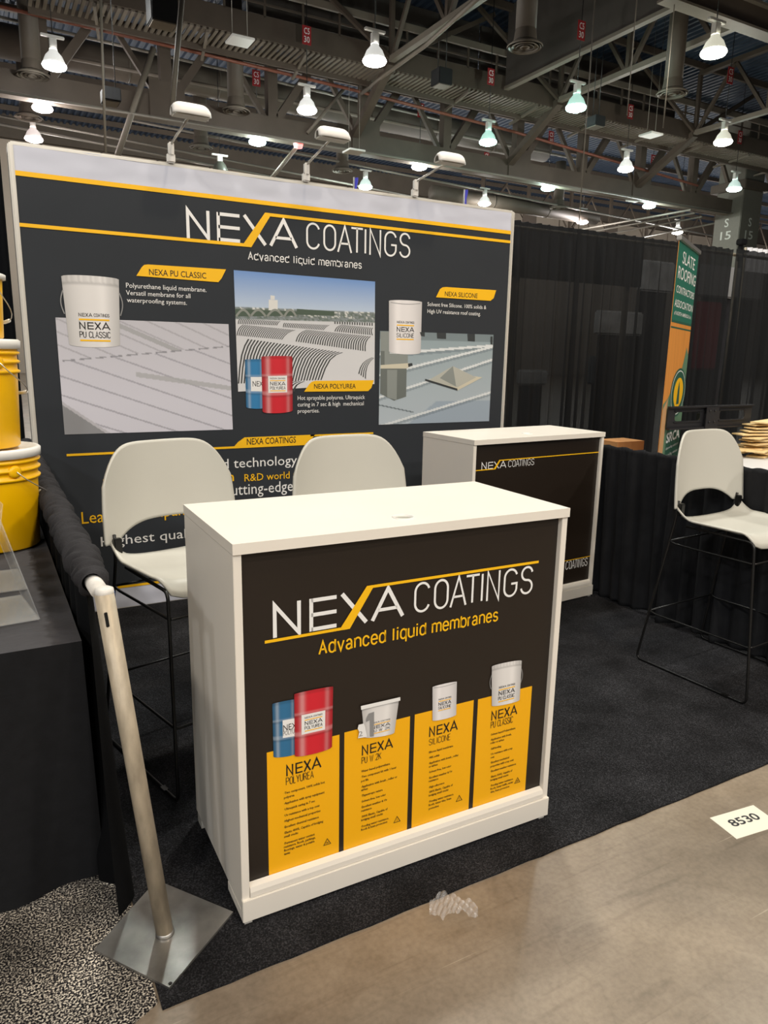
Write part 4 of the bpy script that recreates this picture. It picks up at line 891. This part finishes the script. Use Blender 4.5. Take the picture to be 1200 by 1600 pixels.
for x0, x1 in ((.06, wB * .38), (wB * .59, wB * .92)):
    for z_ in (.045, .118): obj('slot_rib', bx(x0, x1, -.014, -.006, zB - hB + z_, zB - hB + z_ + .006, bev=.001), M_br, br)
obj('stem_plate', bx(wB * .40, wB * .55, -.034, -.028, .80, zB - .01, bev=.002), M_br, br); sp_ = bpy.data.objects[-1] if False else [c_ for c_ in br.children if c_.name.startswith('stem_plate')][0]
for ix in (.44, .50):
    for iz in (.035, .11): obj('bolt', lathe([(.009, 0), (.009, .004), (.003, .008)], 12, (0, 0, 0)), M_blackmetal, sp_).matrix_basis = Matrix.Translation((wB * ix, -.034, zB - iz)) @ Matrix.Rotation(PI / 2, 4, 'X')
obj('pole', tube_pts([(wB * .475, .03, .03), (wB * .475, .03, zB - .02)], .024, 16), M_blackmetal, br, True); obj('pole_clamp', bx(wB * .42, wB * .53, -.028, .06, .93, 1.06, bev=.004), M_br, br)
obj('stand_foot', bx(wB * .475 - .16, wB * .475 + .16, -.06, .12, .001, .03, bev=.006), M_br, br)
# white table with shingles
tw = thing('white_table', 'white topped table behind the low side drape carrying the wooden shingles', 'table', (0, 0, 0))
obj('table_top', bx(3.95, 6.2, 2.75, 3.22, .735, .76, bev=.004), mat('white_table_top', 'dcdcdc', .4), tw)
obj('cloth_skirt', bx(3.97, 6.18, 2.77, 3.20, .02, .735), M_drape2, tw)
ORD = ['lowest', 'second from the bottom', 'third from the bottom', 'fourth from the bottom', 'fifth from the bottom', 'sixth from the bottom', 'seventh from the bottom', 'eighth from the bottom', 'ninth from the bottom', 'third from the top', 'second from the top', 'topmost']
q_ = atZ(1198, 716, .76); rg = random.Random(5)
for k in range(15):
    b = bx(-.20, .20, -.06, .06, 0, .020, bev=.002)
    for v_ in b.verts:
        if v_.co.x < -.05: v_.co.z = v_.co.z * .45
        v_.co.y += .012 * math.sin(v_.co.x * 14 + k)
    c = obj('wood_shingle', b, M_wood)
    if k < 12:
        c.location = (q_.x + .10 + rg.uniform(-.06, .07), q_.y + .09 + rg.uniform(-.02, .02), .762 + .0212 * k); c.rotation_euler = (0, 0, rg.uniform(-.45, .45)); lb = 'pale split wooden shingle, ' + ORD[k] + ' in the pile on the white table'
    else:
        c.location = [(q_.x - .20, q_.y + .16, .762), (q_.x - .17, q_.y + .17, .7835), (q_.x - .19, q_.y + .15, .805)][k - 12]; c.rotation_euler = (0, 0, (.5, .1, -.3)[k - 12]); lb = 'wooden shingle ' + ('at the bottom', 'in the middle', 'on top')[k - 12] + ' of the low stack left of the tall shingle pile'
    tag(c, lb, 'shingle', 'wooden shingles on the white table')
bt = thing('back_table', 'black draped table between the rear counter and the roll-up banner', 'table', (0, 0, 0))
obj('table_top', bx(3.35, 4.35, 3.55, 3.98, .66, .685), M_drape2, bt); obj('cloth_skirt', bx(3.37, 4.33, 3.57, 3.96, .02, .66), M_drape2, bt)
b0 = atY(952, 689, 3.75); b1 = atY(987, 689, 3.75)
bxx = thing('cardboard_box', 'small brown cardboard box just right of the rear counter', 'box', ((b0.x + b1.x) / 2, 3.75, .686)); hw = (b1.x - b0.x) / 2 + .02
obj('carton', bx(-hw, hw, -.1, .1, 0, b0.z - .686, bev=.002), M_card, bxx); obj('flap', bx(-hw, hw, -.1, -.002, b0.z - .686 + .0005, b0.z - .686 + .003), M_card, bxx); obj('flap', bx(-hw, hw, .002, .1, b0.z - .686 + .0005, b0.z - .686 + .003), M_card, bxx)
# things seen dimly through the sheer drapes
def seen(name, label, cat, px0, py0, px1, py1, y, dep, m):
    a_ = atY(px0, py0, y); b_ = atY(px1, py1, y); t = thing(name, label, cat, ((a_.x + b_.x) / 2, y, 0)); w_ = (b_.x - a_.x) / 2
    obj('body', bx(-w_, w_, 0, dep, b_.z, a_.z, bev=.02), m, t); obj('stand', bx(-w_ * .8, w_ * .8, .05, dep * .8, .001, b_.z), mat('dark_stand', '26262a', .6), t); return t
M_cp = mat('pale_display_panel', 'd5d6d6', .6, var=.3, scale=5); M_rm = mat('red_display', '9a2030', .5)
seen('exhibit_stand', 'pale panel dimly seen high through the drape left of the banner', 'panel', 1008, 405, 1052, 458, 6.2, .1, M_cp)
seen('exhibit_stand', 'small pale poster dimly seen through the middle of the sheer drape', 'panel', 938, 484, 1004, 525, 6.2, .1, M_cp)
seen('exhibit_stand', 'grey screen dimly seen low through the sheer drape', 'screen', 925, 556, 1000, 600, 6.9, .08, mat('grey_screen', '8b9094', .4))
seen('exhibit_stand', 'dark red display dimly seen through the drape right of the banner', 'display', 1092, 470, 1118, 578, 6.6, .3, M_rm)
seen('exhibit_stand', 'grey panel dimly seen low through the drape beside the display wall', 'panel', 815, 578, 856, 602, 6.2, .1, M_cp)
seen('exhibit_stand', 'wide grey panel dimly seen through the top of the rightmost drapes', 'panel', 1098, 412, 1190, 470, 7.2, .1, mat('mid_display_panel', '8f8f90', .6))
# white valance beyond the drape, with the camera clamped beside it
va = atY(1168, 386, 6.0); vb = atY(1230, 400, 6.0)
wv = thing('white_valance', 'white pleated valance above the rightmost drape', 'curtain', (0, 0, 0))
obj('valance_cloth', grid(lambda s, t: Vector((va.x + (vb.x - va.x + .6) * s, 6.0 + .02 * math.sin(s * 90), va.z - .28 + .28 * t)), 120, 6), mat('white_cloth', 'e3e3e8', .8), wv, True)
obj('upright', tube_pts([(va.x + .02, 6.04, .01), (va.x + .02, 6.04, va.z)], .015, 8), M_alu, wv, True)
cm_ = atY(1158, 382, 5.9); cb = thing('clamped_camera', 'small black camera clamped above the drapes beside the white valance', 'camera', (cm_.x, 5.9, cm_.z - .06))
obj('clamp', bx(-.02, .02, -.02, .02, -.12, .06, bev=.004), M_blackmetal, cb); obj('camera_body', bx(-.05, .05, -.05, .04, .05, .12, bev=.01), M_blackmetal, cb); obj('support_arm', bx(.02, .14, -.012, .012, -.02, .0), M_blackmetal, cb); obj('upright', tube_pts([(0, .03, -cm_.z + .08), (0, .03, -.02)], .015, 8), M_alu, cb, True)
for (px, py, lab) in ((725, 308, 'small blue flag poking above the display wall beside the right arm light'), (553, 290, 'small blue and white flag poking above the display wall beside the middle arm light')):
    a_ = atY(px, py, 9.0); t = thing('small_flag', lab, 'flag', (a_.x, 9.0, 0)); obj('flag_pole', tube_pts([(0, 0, .001), (0, 0, a_.z + .1)], .012, 8), M_chrome, t, True)
    obj('cloth', grid(lambda s, q: Vector((.05 * s - .01 * math.sin(q * 5), .02 * math.sin(s * 6), a_.z - .12 + .22 * q)), 6, 8), mat('blue_flag_cloth', '3030a0', .7), t, True)
# black masking board along the top of the far drape
a_ = atY(806, 352, 5.0); b_ = atY(1008, 377, 5.0)
fb = thing('fascia_board', 'long dark board on posts showing just above the tall drape right of the display wall', 'board', (0, 0, 0)); obj('board', bx(a_.x, b_.x, 5.0, 5.06, a_.z - .4, a_.z + .035, bev=.004), mat('dark_fascia', '2c2d30', .6), fb)
for x_ in (a_.x + .1, b_.x - .1): obj('post', bx(x_ - .02, x_ + .02, 5.06, 5.10, 0, a_.z), M_alu, fb)

# ------------------------------------------------------------------ hall structure overhead
def part(name, P, Q, w_, h_, m, par): return obj(name, beam(P, Q, w_, h_), m, par)
TY = 25.5; TZ = 8.88; TT = 11.6
def truss(y, zb, zt, x0, n, dx, label, xa=None, xb=None, sc_=1.0):
    t = thing('roof_truss', label, 'truss', (0, 0, 0)); xa = xa or x0 - 4; xb = xb or x0 + n * dx
    part('chord', (xa, y, zb), (xb, y, zb), .35 * sc_, .62 * sc_, M_truss, t); part('chord', (xa, y, zt), (xb, y, zt), .35 * sc_, .4 * sc_, M_truss, t)
    obj('chord_flange', beam((xa, y, zb - .335 * sc_), (xb, y, zb - .335 * sc_), .55 * sc_, .05, None), M_truss_l, t)
    for k in range(n):
        x = x0 + k * dx; part('vertical', (x, y, zb), (x, y, zt), .34 * sc_, .34 * sc_, M_truss, t)
        part('diagonal', (x + .2, y - .05, zb + .3), (x + dx * .5, y - .05, zt - .2), .24 * sc_, .24 * sc_, M_truss, t)
        part('diagonal', (x + dx * .5, y + .1, zt - .2), (x + dx - .2, y + .1, zb + .3), .15 * sc_, .15 * sc_, M_truss, t)
        if k % 2 == 1: obj('gusset', bx(x - .55, x + .55, y - .22, y - .18, zb - .3, zb + .75), M_truss, t)
    return t
truss(TY, TZ, TT, 2.44, 10, 3.53, 'long brown steel roof truss nearest the catwalk, with tall box verticals', xa=-3, xb=35)
truss(38.0, 9.4, 11.9, 27.5, 11, 3.53, 'far brown steel roof truss beyond the tall column', xa=26, xb=66, sc_=.5)
# trusses running towards the viewer
for k, (x, lab) in enumerate(((12.3, 'steel lattice girder running overhead, leftmost of three'), (19.3, 'steel lattice girder running overhead above the middle of the booth'), (26.6, 'steel lattice girder running overhead at the right'))):
    t = thing('lattice_girder', lab, 'truss', (0, 0, 0)); ya, yb = 22.2, (14.3 if k == 1 else 9.0)
    part('chord', (x, ya, 10.5), (x, yb, 10.5), .20, .16, M_truss_l, t); part('chord', (x, ya, 12.7), (x, yb, 12.7), .2, .16, M_truss, t)
    for j in range(3 if k == 1 else 5):
        y = ya - j * 3.2; part('vertical', (x, y, 10.5), (x, y, 12.7), .14, .14, M_truss, t)
        if j < (2 if k == 1 else 4): part('diagonal', (x, y - .1, 10.55), (x, y - 1.6, 12.65), .12, .12, M_truss, t); part('diagonal', (x, y - 1.6, 12.65), (x, y - 3.1, 10.55), .12, .12, M_truss, t)
    part('knee_brace', (x, ya, 10.45), (x + .3, TY - .2, TZ + .2), .26, .26, M_truss, t); part('knee_brace', (x, ya, 10.5), (x + 4.2, ya + .4, 12.8), .14, .14, M_truss, t); part('knee_brace', (x, ya, 10.5), (x - 3.6, ya + .2, 12.8), .12, .12, M_truss, t)
def pipe(pts, r, m, label, name='pipe', cat='pipe', group=None, n=8): return tag(obj(name, tube_pts(pts, r, n), m, None, True), label, cat, group)
pipe([atY(0, 10, 24.6), atY(300, 80, 24.6), atY(550, 140, 24.6), atY(800, 205, 24.6), atY(1090, 290, 24.6)], .055, M_pipe, 'thin copper red sprinkler pipe running along under the catwalk', 'sprinkler_pipe')
pipe([atY(750, -6, 16.0) , Vector((12.3, 20.2, 10.25)), atY(600, 118, 22.5), atY(565, 146, 24.4)], .06, M_truss_l, 'pale bent conduit coming off the leftmost lattice girder', 'conduit', 'pipe')
pipe([atY(1072, 216, 22.6), atY(1122, 251, 24.2)], .11, M_truss_l, 'pale diagonal brace falling to the right beside the tall column', 'diagonal_brace', 'brace')
for (p0, p1, y, r, lab) in [((200, 187), (1130, 372), 30, .05, 'grey conduit under the brown truss, highest of the left run'), ((0, 181), (700, 318), 31, .045, 'grey conduit crossing below the left diffusers'), ((0, 194), (640, 318), 32, .05, 'grey conduit lowest above the beige wall at the left'), ((0, 143), (1140, 334), 25.2, .04, 'thin conduit clipped under the nearest long truss'),
                            ((0, 27), (700, 190), 26.4, .05, 'pale conduit running just below the copper pipe'), ((75, 84), (900, 248), 27.2, .06, 'pale pipe along the face of the big round duct')]:
    pipe([atY(*p0, y), atY(*p1, y)], r, M_cond if 'conduit' in lab else M_truss_l, lab, 'conduit')
for k, (p0, p1) in enumerate([((906, 359), (1095, 325)), ((925, 362), (1100, 330)), ((950, 366), (1110, 336)), ((1000, 372), (1140, 344))]):
    q1_ = atZ(*p1, 8.4); q0_ = atZ(*p0, 8.4); q1_ = q0_ + (q1_ - q0_) * .93
    pipe([q0_, q1_], .05, M_cond, ('highest', 'second highest', 'third highest', 'lowest')[k] + ' of the four parallel grey conduits running out to the tall column', 'conduit', 'pipe', 'parallel conduits beside the column')
pipe([atY(157, -10, 14), atY(160, 90, 14), atY(165, 238, 14)], .022, M_truss_l, 'slender hanging rod above the left arm light', 'hanging_rod', 'rod')
for (p0, p1, y0, y1, r, lab) in [((285, -10), (268, 178), 15, 15, .05, 'brown steel strut hanging above the left arm light'), ((240, 75), (183, 245), 25.25, 25.25, .09, 'pale sloping strut left of the first arm light'), ((538, 138), (480, 208), 25.25, 25.25, .06, 'pale sloping strut above the middle arm light'), ((465, 228), (425, 278), 25.6, 25.6, .07, 'pale sloping strut with the small red light on top')]:
    pipe([atY(*p0, y0), atY(*p1, y1)], r, M_truss_l, lab, 'strut' if 'strut' in lab else 'hanging_cable', 'brace' if 'strut' in lab else 'cable')
for (px, py, y, zb_c, r, lab) in ((905, 345, 13, 3.2, .012, 'taut pale cable dropping from the roof in the middle right'), (980, 180, 14, None, .012, 'steel rod left of the pair at the right hand black loudspeaker'), (1036, 200, 14, None, .012, 'thin pale cable dropping beside the top right diffuser')):
    a_ = atY(px, py, y); pipe([(a_.x, y, zb_c or a_.z), (a_.x, y, 12.985)], r, M_truss_l, lab, 'hanging_cable', 'cable')
rl = atY(466, 224, 25.5); tag(obj('warning_light', lathe([(.0, -.18), (.14, -.15), (.18, 0), (.1, .14), (0, .16)], 16, rl, caps=False), emit('red_glow', (1, .02, .03, 1), 1.2), None, True), 'small glowing red warning light on the sloping strut', 'light')
# catwalk
cw = thing('catwalk', 'long grated catwalk with solid fascia and railings under the roof', 'catwalk', (0, 0, 0)); CZ = 10.30; CA, CB = 22.45, 23.65
part('fascia', (2.0, CA, CZ + .33), (34, CA, CZ + .33), .06, .62, M_truss, cw); part('edge_beam', (2.0, CB, CZ - .02), (34, CB, CZ - .02), .1, .3, M_truss, cw)
part('hand_rail', (2.0, CA - .05, CZ + 1.32), (34, CA - .05, CZ + 1.32), .10, .20, M_truss_l, cw); part('middle_rail', (2, CA, CZ + .95), (34, CA, CZ + .95), .05, .05, M_truss, cw); part('back_rail', (2, CB, CZ + 1.1), (34, CB, CZ + 1.1), .06, .06, M_truss, cw)
g0 = obj('rail_post', beam((0, CA, CZ + .6), (0, CA, CZ + 1.3), .06, .06), M_truss, cw); g0.location.x = 2.2
for k in range(1, 27): c = g0.copy(); C.objects.link(c); c.parent = cw; c.location.x = 2.2 + k * 1.2
bm = bmesh.new(); x = 2.0
while x < 34: box(bm, x, x + .09, CA, CB, CZ - .03, CZ + .03); x += .175
tag(obj('grating', bm, M_truss_l, cw), kind='stuff')
h0 = obj('grating_joist', beam((0, CA, CZ - .08), (.4, CB + .9, CZ - .1), .08, .08), M_truss_l, cw); h0.location.x = 3.5
for k in range(1, 11): c = h0.copy(); C.objects.link(c); c.parent = cw; c.location.x = 3.5 + 3.0 * k
# smoke curtains
tag(obj('draft_curtain', bx(8.2, 16.8, 23.85, 23.95, 11.56, 12.98), M_curt), 'smooth dark smoke board above the catwalk', 'board')
tag(obj('draft_curtain', bx(16.9, 27.2, 23.85, 23.95, 11.1, 12.98), M_curt), 'smooth dark smoke board behind the right hand round diffuser', 'board')
tag(obj('draft_curtain', bx(16.82, 16.92, 9.0, 22.2, 10.5, 12.98), M_curt), 'wide smooth dark smoke board running out overhead', 'board')
part_ = obj('draft_curtain_rail', beam((16.87, 9, 10.46), (16.87, 22.2, 10.46), .2, .1), M_truss_l); tag(part_, 'pale bottom rail of the wide smoke board overhead', 'rail')
# big round duct and the drops with diffusers
def duct(P, Q, r, label, name='round_duct', par=None, m=M_duct):
    t = thing(name, label, 'duct', (0, 0, 0)) if par is None else par; P = Vector(P); Q = Vector(Q); obj('duct_run', tube_pts([P, Q], r, 28), m, t, True)
    n = int((Q - P).length / 3.0)
    for k in range(1, n): c_ = P + (Q - P) * k / n; d_ = (Q - P).normalized() * .04; obj('duct_seam', tube_pts([c_ - d_, c_ + d_], r + .02, 28), m, t, True)
    return t
duct((-4, 29, 11.15), (24.5, 29, 11.0), .52, 'very large round duct running behind the long brown truss')
duct((19.5, 31, 8.9), (30, 31, 8.8), .35, 'short round duct beyond the long truss at the right')
def drop(x, y, z, zt, label, elbow=None):
    t = thing('air_diffuser', label, 'diffuser', (x, y, z)); obj('duct_drop', tube_pts([(0, 0, .35), (0, 0, zt - z)] if not elbow else [(0, 0, .35), (0, 0, zt - z - .6), (0, 0, zt - z)] + elbow, .26, 24, fillet=.5 if elbow else 0), M_duct, t, True)
    obj('duct_cone', lathe([(.30, .12), (.26, .4)], 24, caps=False), M_duct, t, True)
    obj('outer_ring', lathe([(.44, 0), (.45, .03), (.30, .14), (.28, .13), (.41, 0)], 32, caps=False), M_truss_l, t, True)
    for k, r in enumerate((.33, .22, .11)): obj('vane_ring', lathe([(r, -.01), (r + .01, .01), (r - .07, .07), (r - .09, .06)], 28, caps=False), M_truss_l if k != 1 else M_duct, t, True)
    return t
drop(12.76, 16.11, 9.0, 12.985, 'round diffuser hanging highest in the top middle'); drop(18.55, 16.44, 9.0, 11.6, 'round diffuser hanging below the bent duct at the top right', [(.3, -3.5, 2.9)])
drop(2.1, 25.0, 9.0, 12.985, 'round diffuser at the upper left'); drop(2.25, 29.38, 9.0, 11.0, 'round diffuser at the left below the first one'); drop(8.07, 24.9, 9.0, 12.8, 'round diffuser above the gap between left and middle arm lights')
drop(8.27, 29.9, 9.0, 11.0, 'small round diffuser low right of the left arm light'); drop(14.39, 30.12, 9.0, 11.0, 'small round diffuser just right of the middle arm light'); q = atZ(872, 326, 8.8); drop(q.x, q.y, 8.8, 11, 'small far round diffuser below the long truss at the right')
# column
co = thing('building_column', 'tall grey cased column with stencilled grid numbers above the drapes', 'column', (34.3, 25.5, 0))
obj('shaft', bx(-.75, .75, -.75, .75, 0, 12.9, bev=.03), mat('column_paint', '6e6a60', .6, var=.05), co); obj('cap', bx(-1.0, 1.0, -1.0, 1.0, 9.6, 10.0, bev=.03), M_truss, co)
F3 = Frame((34.3 - .75, 25.5 - .75, 0), (1, 0, 0)); F4 = Frame((34.3 - .75, 25.5 + .75, 0), (0, -1, 0))
for FF in (F3, F4):
    p = Print(FF, 'stencil', co); p.uvtext('S', .62, .85, 7.95, .38, mat('stencil_white', 'c9c9c0', .6), 12, .01); p.uvtext('15', .45, 1.05, 7.35, .38, MATS['stencil_white'], 12, .01); p.build()
# high bay lamps on the hall grid
COLS = {'g': (.70, 1.0, .90), 't': (.45, 1.0, .82), 'w': (1.0, .99, .92), 'p': (1.0, .82, .76), 'y': (1.0, .97, .75)}
def lamp_proto(kind):
    t = thing('high_bay_lamp', 'x', 'lamp', (0, 0, 0), 0, 'high bay lamps of the hall')
    obj('reflector', lathe([(.285, 0), (.275, .05), (.20, .22), (.11, .32), (.10, .36)], 24, caps=False), emit('lit_reflector_' + kind, COLS[kind] + (1,), .55), t, True)
    obj('lens', lathe([(.285, .03), (.30, -.01), (.27, -.06), (.16, -.10), (.001, -.115)], 24, caps=False), emit('lamp_glow_' + kind, COLS[kind] + (1,), 22), t, True)
    obj('ballast', bx(-.09, .09, -.07, .07, .36, .62, bev=.01), M_lid, t); obj('hanger', bx(-.28, .28, -.05, .05, .64, .70, bev=.01), M_lid, t)
    obj('cord', tube_pts([(0, 0, .70), (0, 0, 4.51)], .012, 6), M_blackmetal, t, True)
    tg = obj('grid_tag', bx(-.14, .14, -.012, 0, 1.75, 2.25), M_red, t)
    return t
prot = {}
LP = [(2.4, 22.2, 'w', 'left', 1), (2.4, 26.1, 'p', 'left', 1), (2.4, 29.9, 'p', 'left', 1), (2.45, 17.5, 'w', 'left', 1), (9.27, 17.59, 'w', '', 1), (9.3, 21.94, 'w', '', 1), (9.16, 26.0, 'g', '', 1), (15.64, 25.84, 'w', '', 1), (15.83, 21.7, 't', '', 1), (15.87, 17.53, 't', '', 1), (15.85, 12.93, 'y', '', 1),
      (22.37, 17.5, 'y', '', 1), (22.4, 21.75, 'w', '', 1), (22.15, 25.87, 't', '', 1), (28.68, 21.64, 'g', '', 1), (15.47, 30.04, 'g', '', 1), (28.6, 26.1, 'g', '', 1), (29.05, 30.98, 'p', '', 1), (35.7, 30.33, 'w', '', 1), (35.74, 25.84, 'w', '', 1), (21.84, 30.0, 'w', '', 1)]
LBL = ['glaring white lamp at the upper left under the first diffuser', 'pinkish lamp at the left just above the second diffuser', 'pinkish lamp half hidden by the top left corner of the display wall', 'white lamp cut off by the top edge at the left', 'large white bell lamp above the gap between middle and right arm lights', 'white bell lamp straight above the middle arm light',
       'pale green lamp between left and middle arm lights', 'small white lamp just left of the right arm light', 'teal tinted lamp right of the right arm light', 'bright teal white lamp hanging under the wide smoke board', 'largest brightest lamp at the top right', 'warm bell lamp at the right beside the tall column', 'white lamp with a pale cord below, in the middle right',
       'teal lamp hanging below the long truss in the middle right', 'pale green lamp against the tall column', 'pale green lamp peeping over the display wall beside the middle arm light', 'small pale green lamp below the end of the long truss', 'small pinkish lamp right above the tall drapes', 'small white lamp just above the roll-up banner', 'small white lamp touching the right side of the column', 'small white lamp just over the right end of the display wall']
for (x, y, k, _, e), lab in zip(LP, LBL):
    if k not in prot: t = lamp_proto(k); prot[k] = t
    else: t = copy_tree(prot[k])
    t.location = (x, y, 8.5); t['label'] = lab
    lamp_light(x, y, 8.28, 210, tuple(.5 + .5 * c_ for c_ in COLS[k]), .2, 'POINT')
# text on the tags: children share the lamp's cord tag
for o_ in [o for o in list(bpy.data.objects) if o.name.startswith('grid_tag')]:
    fr = Frame((-.14, -.012, 0), (1, 0, 0)); p = Print(fr, 'tag_lettering', o_); p.uvtext('C5', .05, .23, 2.03, .16, M_pw, 12, .01, 2); p.uvtext('30', .05, .23, 1.81, .16, M_pw, 12, .01, 2); po = _PrintBuild(p)
dlp = atY(344, 268, 27); dl = thing('high_bay_lamp', 'unlit bell lamp just over the display wall right of the left arm light', 'lamp', dlp); obj('reflector', lathe([(.285, 0), (.275, .05), (.20, .22), (.11, .32)], 24, caps=False), mat('unlit_reflector', '595a52', .3), dl, True); obj('hanger', bx(-.28, .28, -.05, .05, .5, .56), M_lid, dl); obj('ballast', bx(-.08, .08, -.06, .06, .32, .5), M_lid, dl)
obj('cord', tube_pts([(0, 0, .56), (0, 0, 12.985 - dlp.z)], .012, 6), M_blackmetal, dl, True)
# hanging loudspeakers and flat white panels
def speaker(px, py, y, w_, h_, label):
    a_ = atY(px, py, y); t = thing('hanging_loudspeaker', label, 'loudspeaker', a_); obj('cabinet', bx(-w_ / 2, w_ / 2, -.25, .25, -h_ / 2, h_ / 2, bev=.02), mat('black_cabinet', '17181a', .6), t); obj('grille', bx(-w_ / 2 + .04, w_ / 2 - .04, -.2, .2, -h_ / 2 - .02, -h_ / 2), M_truss_l, t)
    for s in (-1, 1): obj('hanger_rod', tube_pts([(s * w_ * .3, 0, h_ / 2), (s * w_ * .3, 0, 12.95 - a_.z)], .012, 6), M_blackmetal, t, True)
speaker(690, 122, 20.7, .48, .45, 'black loudspeaker hanging above the right arm light'); speaker(930, 191, 19, .42, .30, 'black loudspeaker hanging under the teal lamp at the right'); speaker(173, 151, 19, .38, .28, 'black loudspeaker hanging left of the first arm light'); speaker(253, 14, 17, .55, .6, 'large black loudspeaker at the top edge on the left')
speaker(920, 206, 26, .01, .01, 'tiny') if False else None
for px, py, y, lab in ((375, 64, 20, 'flat white panel hanging by wires between left and middle lamps'), (1017, 211, 20, 'flat white panel hanging under the right diffuser'), (553, 237, 24, 'flat white panel low beside the middle arm light'), (992, 313, 26, 'flat white panel under the long truss at the right')):
    a_ = atY(px, py, y); t = thing('hanging_panel', lab, 'panel', a_); obj('plate', bx(-.3, .3, -.3, .3, -.03, .03, bev=.01), M_lid, t)  # plain flat white plate hung on wires, its use unknown
    for s in (-1, 1): obj('wire', tube_pts([(s * .2, 0, .03), (s * .2, 0, 12.95 - a_.z)], .008, 6), M_cond, t, True)
# beam in the top right corner
tr = thing('roof_beam', 'pale edged brown beam crossing the top right corner', 'beam', (0, 0, 0)); part('web', (15.2, 14, 10.15), (26, 14, 10.15), .12, .6, M_truss, tr); part('flange', (15.2, 14, 9.86), (26, 14, 9.86), .4, .06, M_truss_l, tr); part('flange', (15.2, 14, 10.46), (26, 14, 10.46), .4, .06, M_truss_l, tr)
# roof purlins under the deck
pu = thing('roof_purlins', 'rows of slim brown purlins under the blue grey roof deck', 'purlins', (0, 0, 0))
for k in range(12): part('purlin', (-5, 10 + 3.0 * k, 12.86), (60, 10 + 3.0 * k, 12.86), .12, .22, M_truss, pu)
bpy.data.objects.remove(_to); bpy.data.curves.remove(_tc)
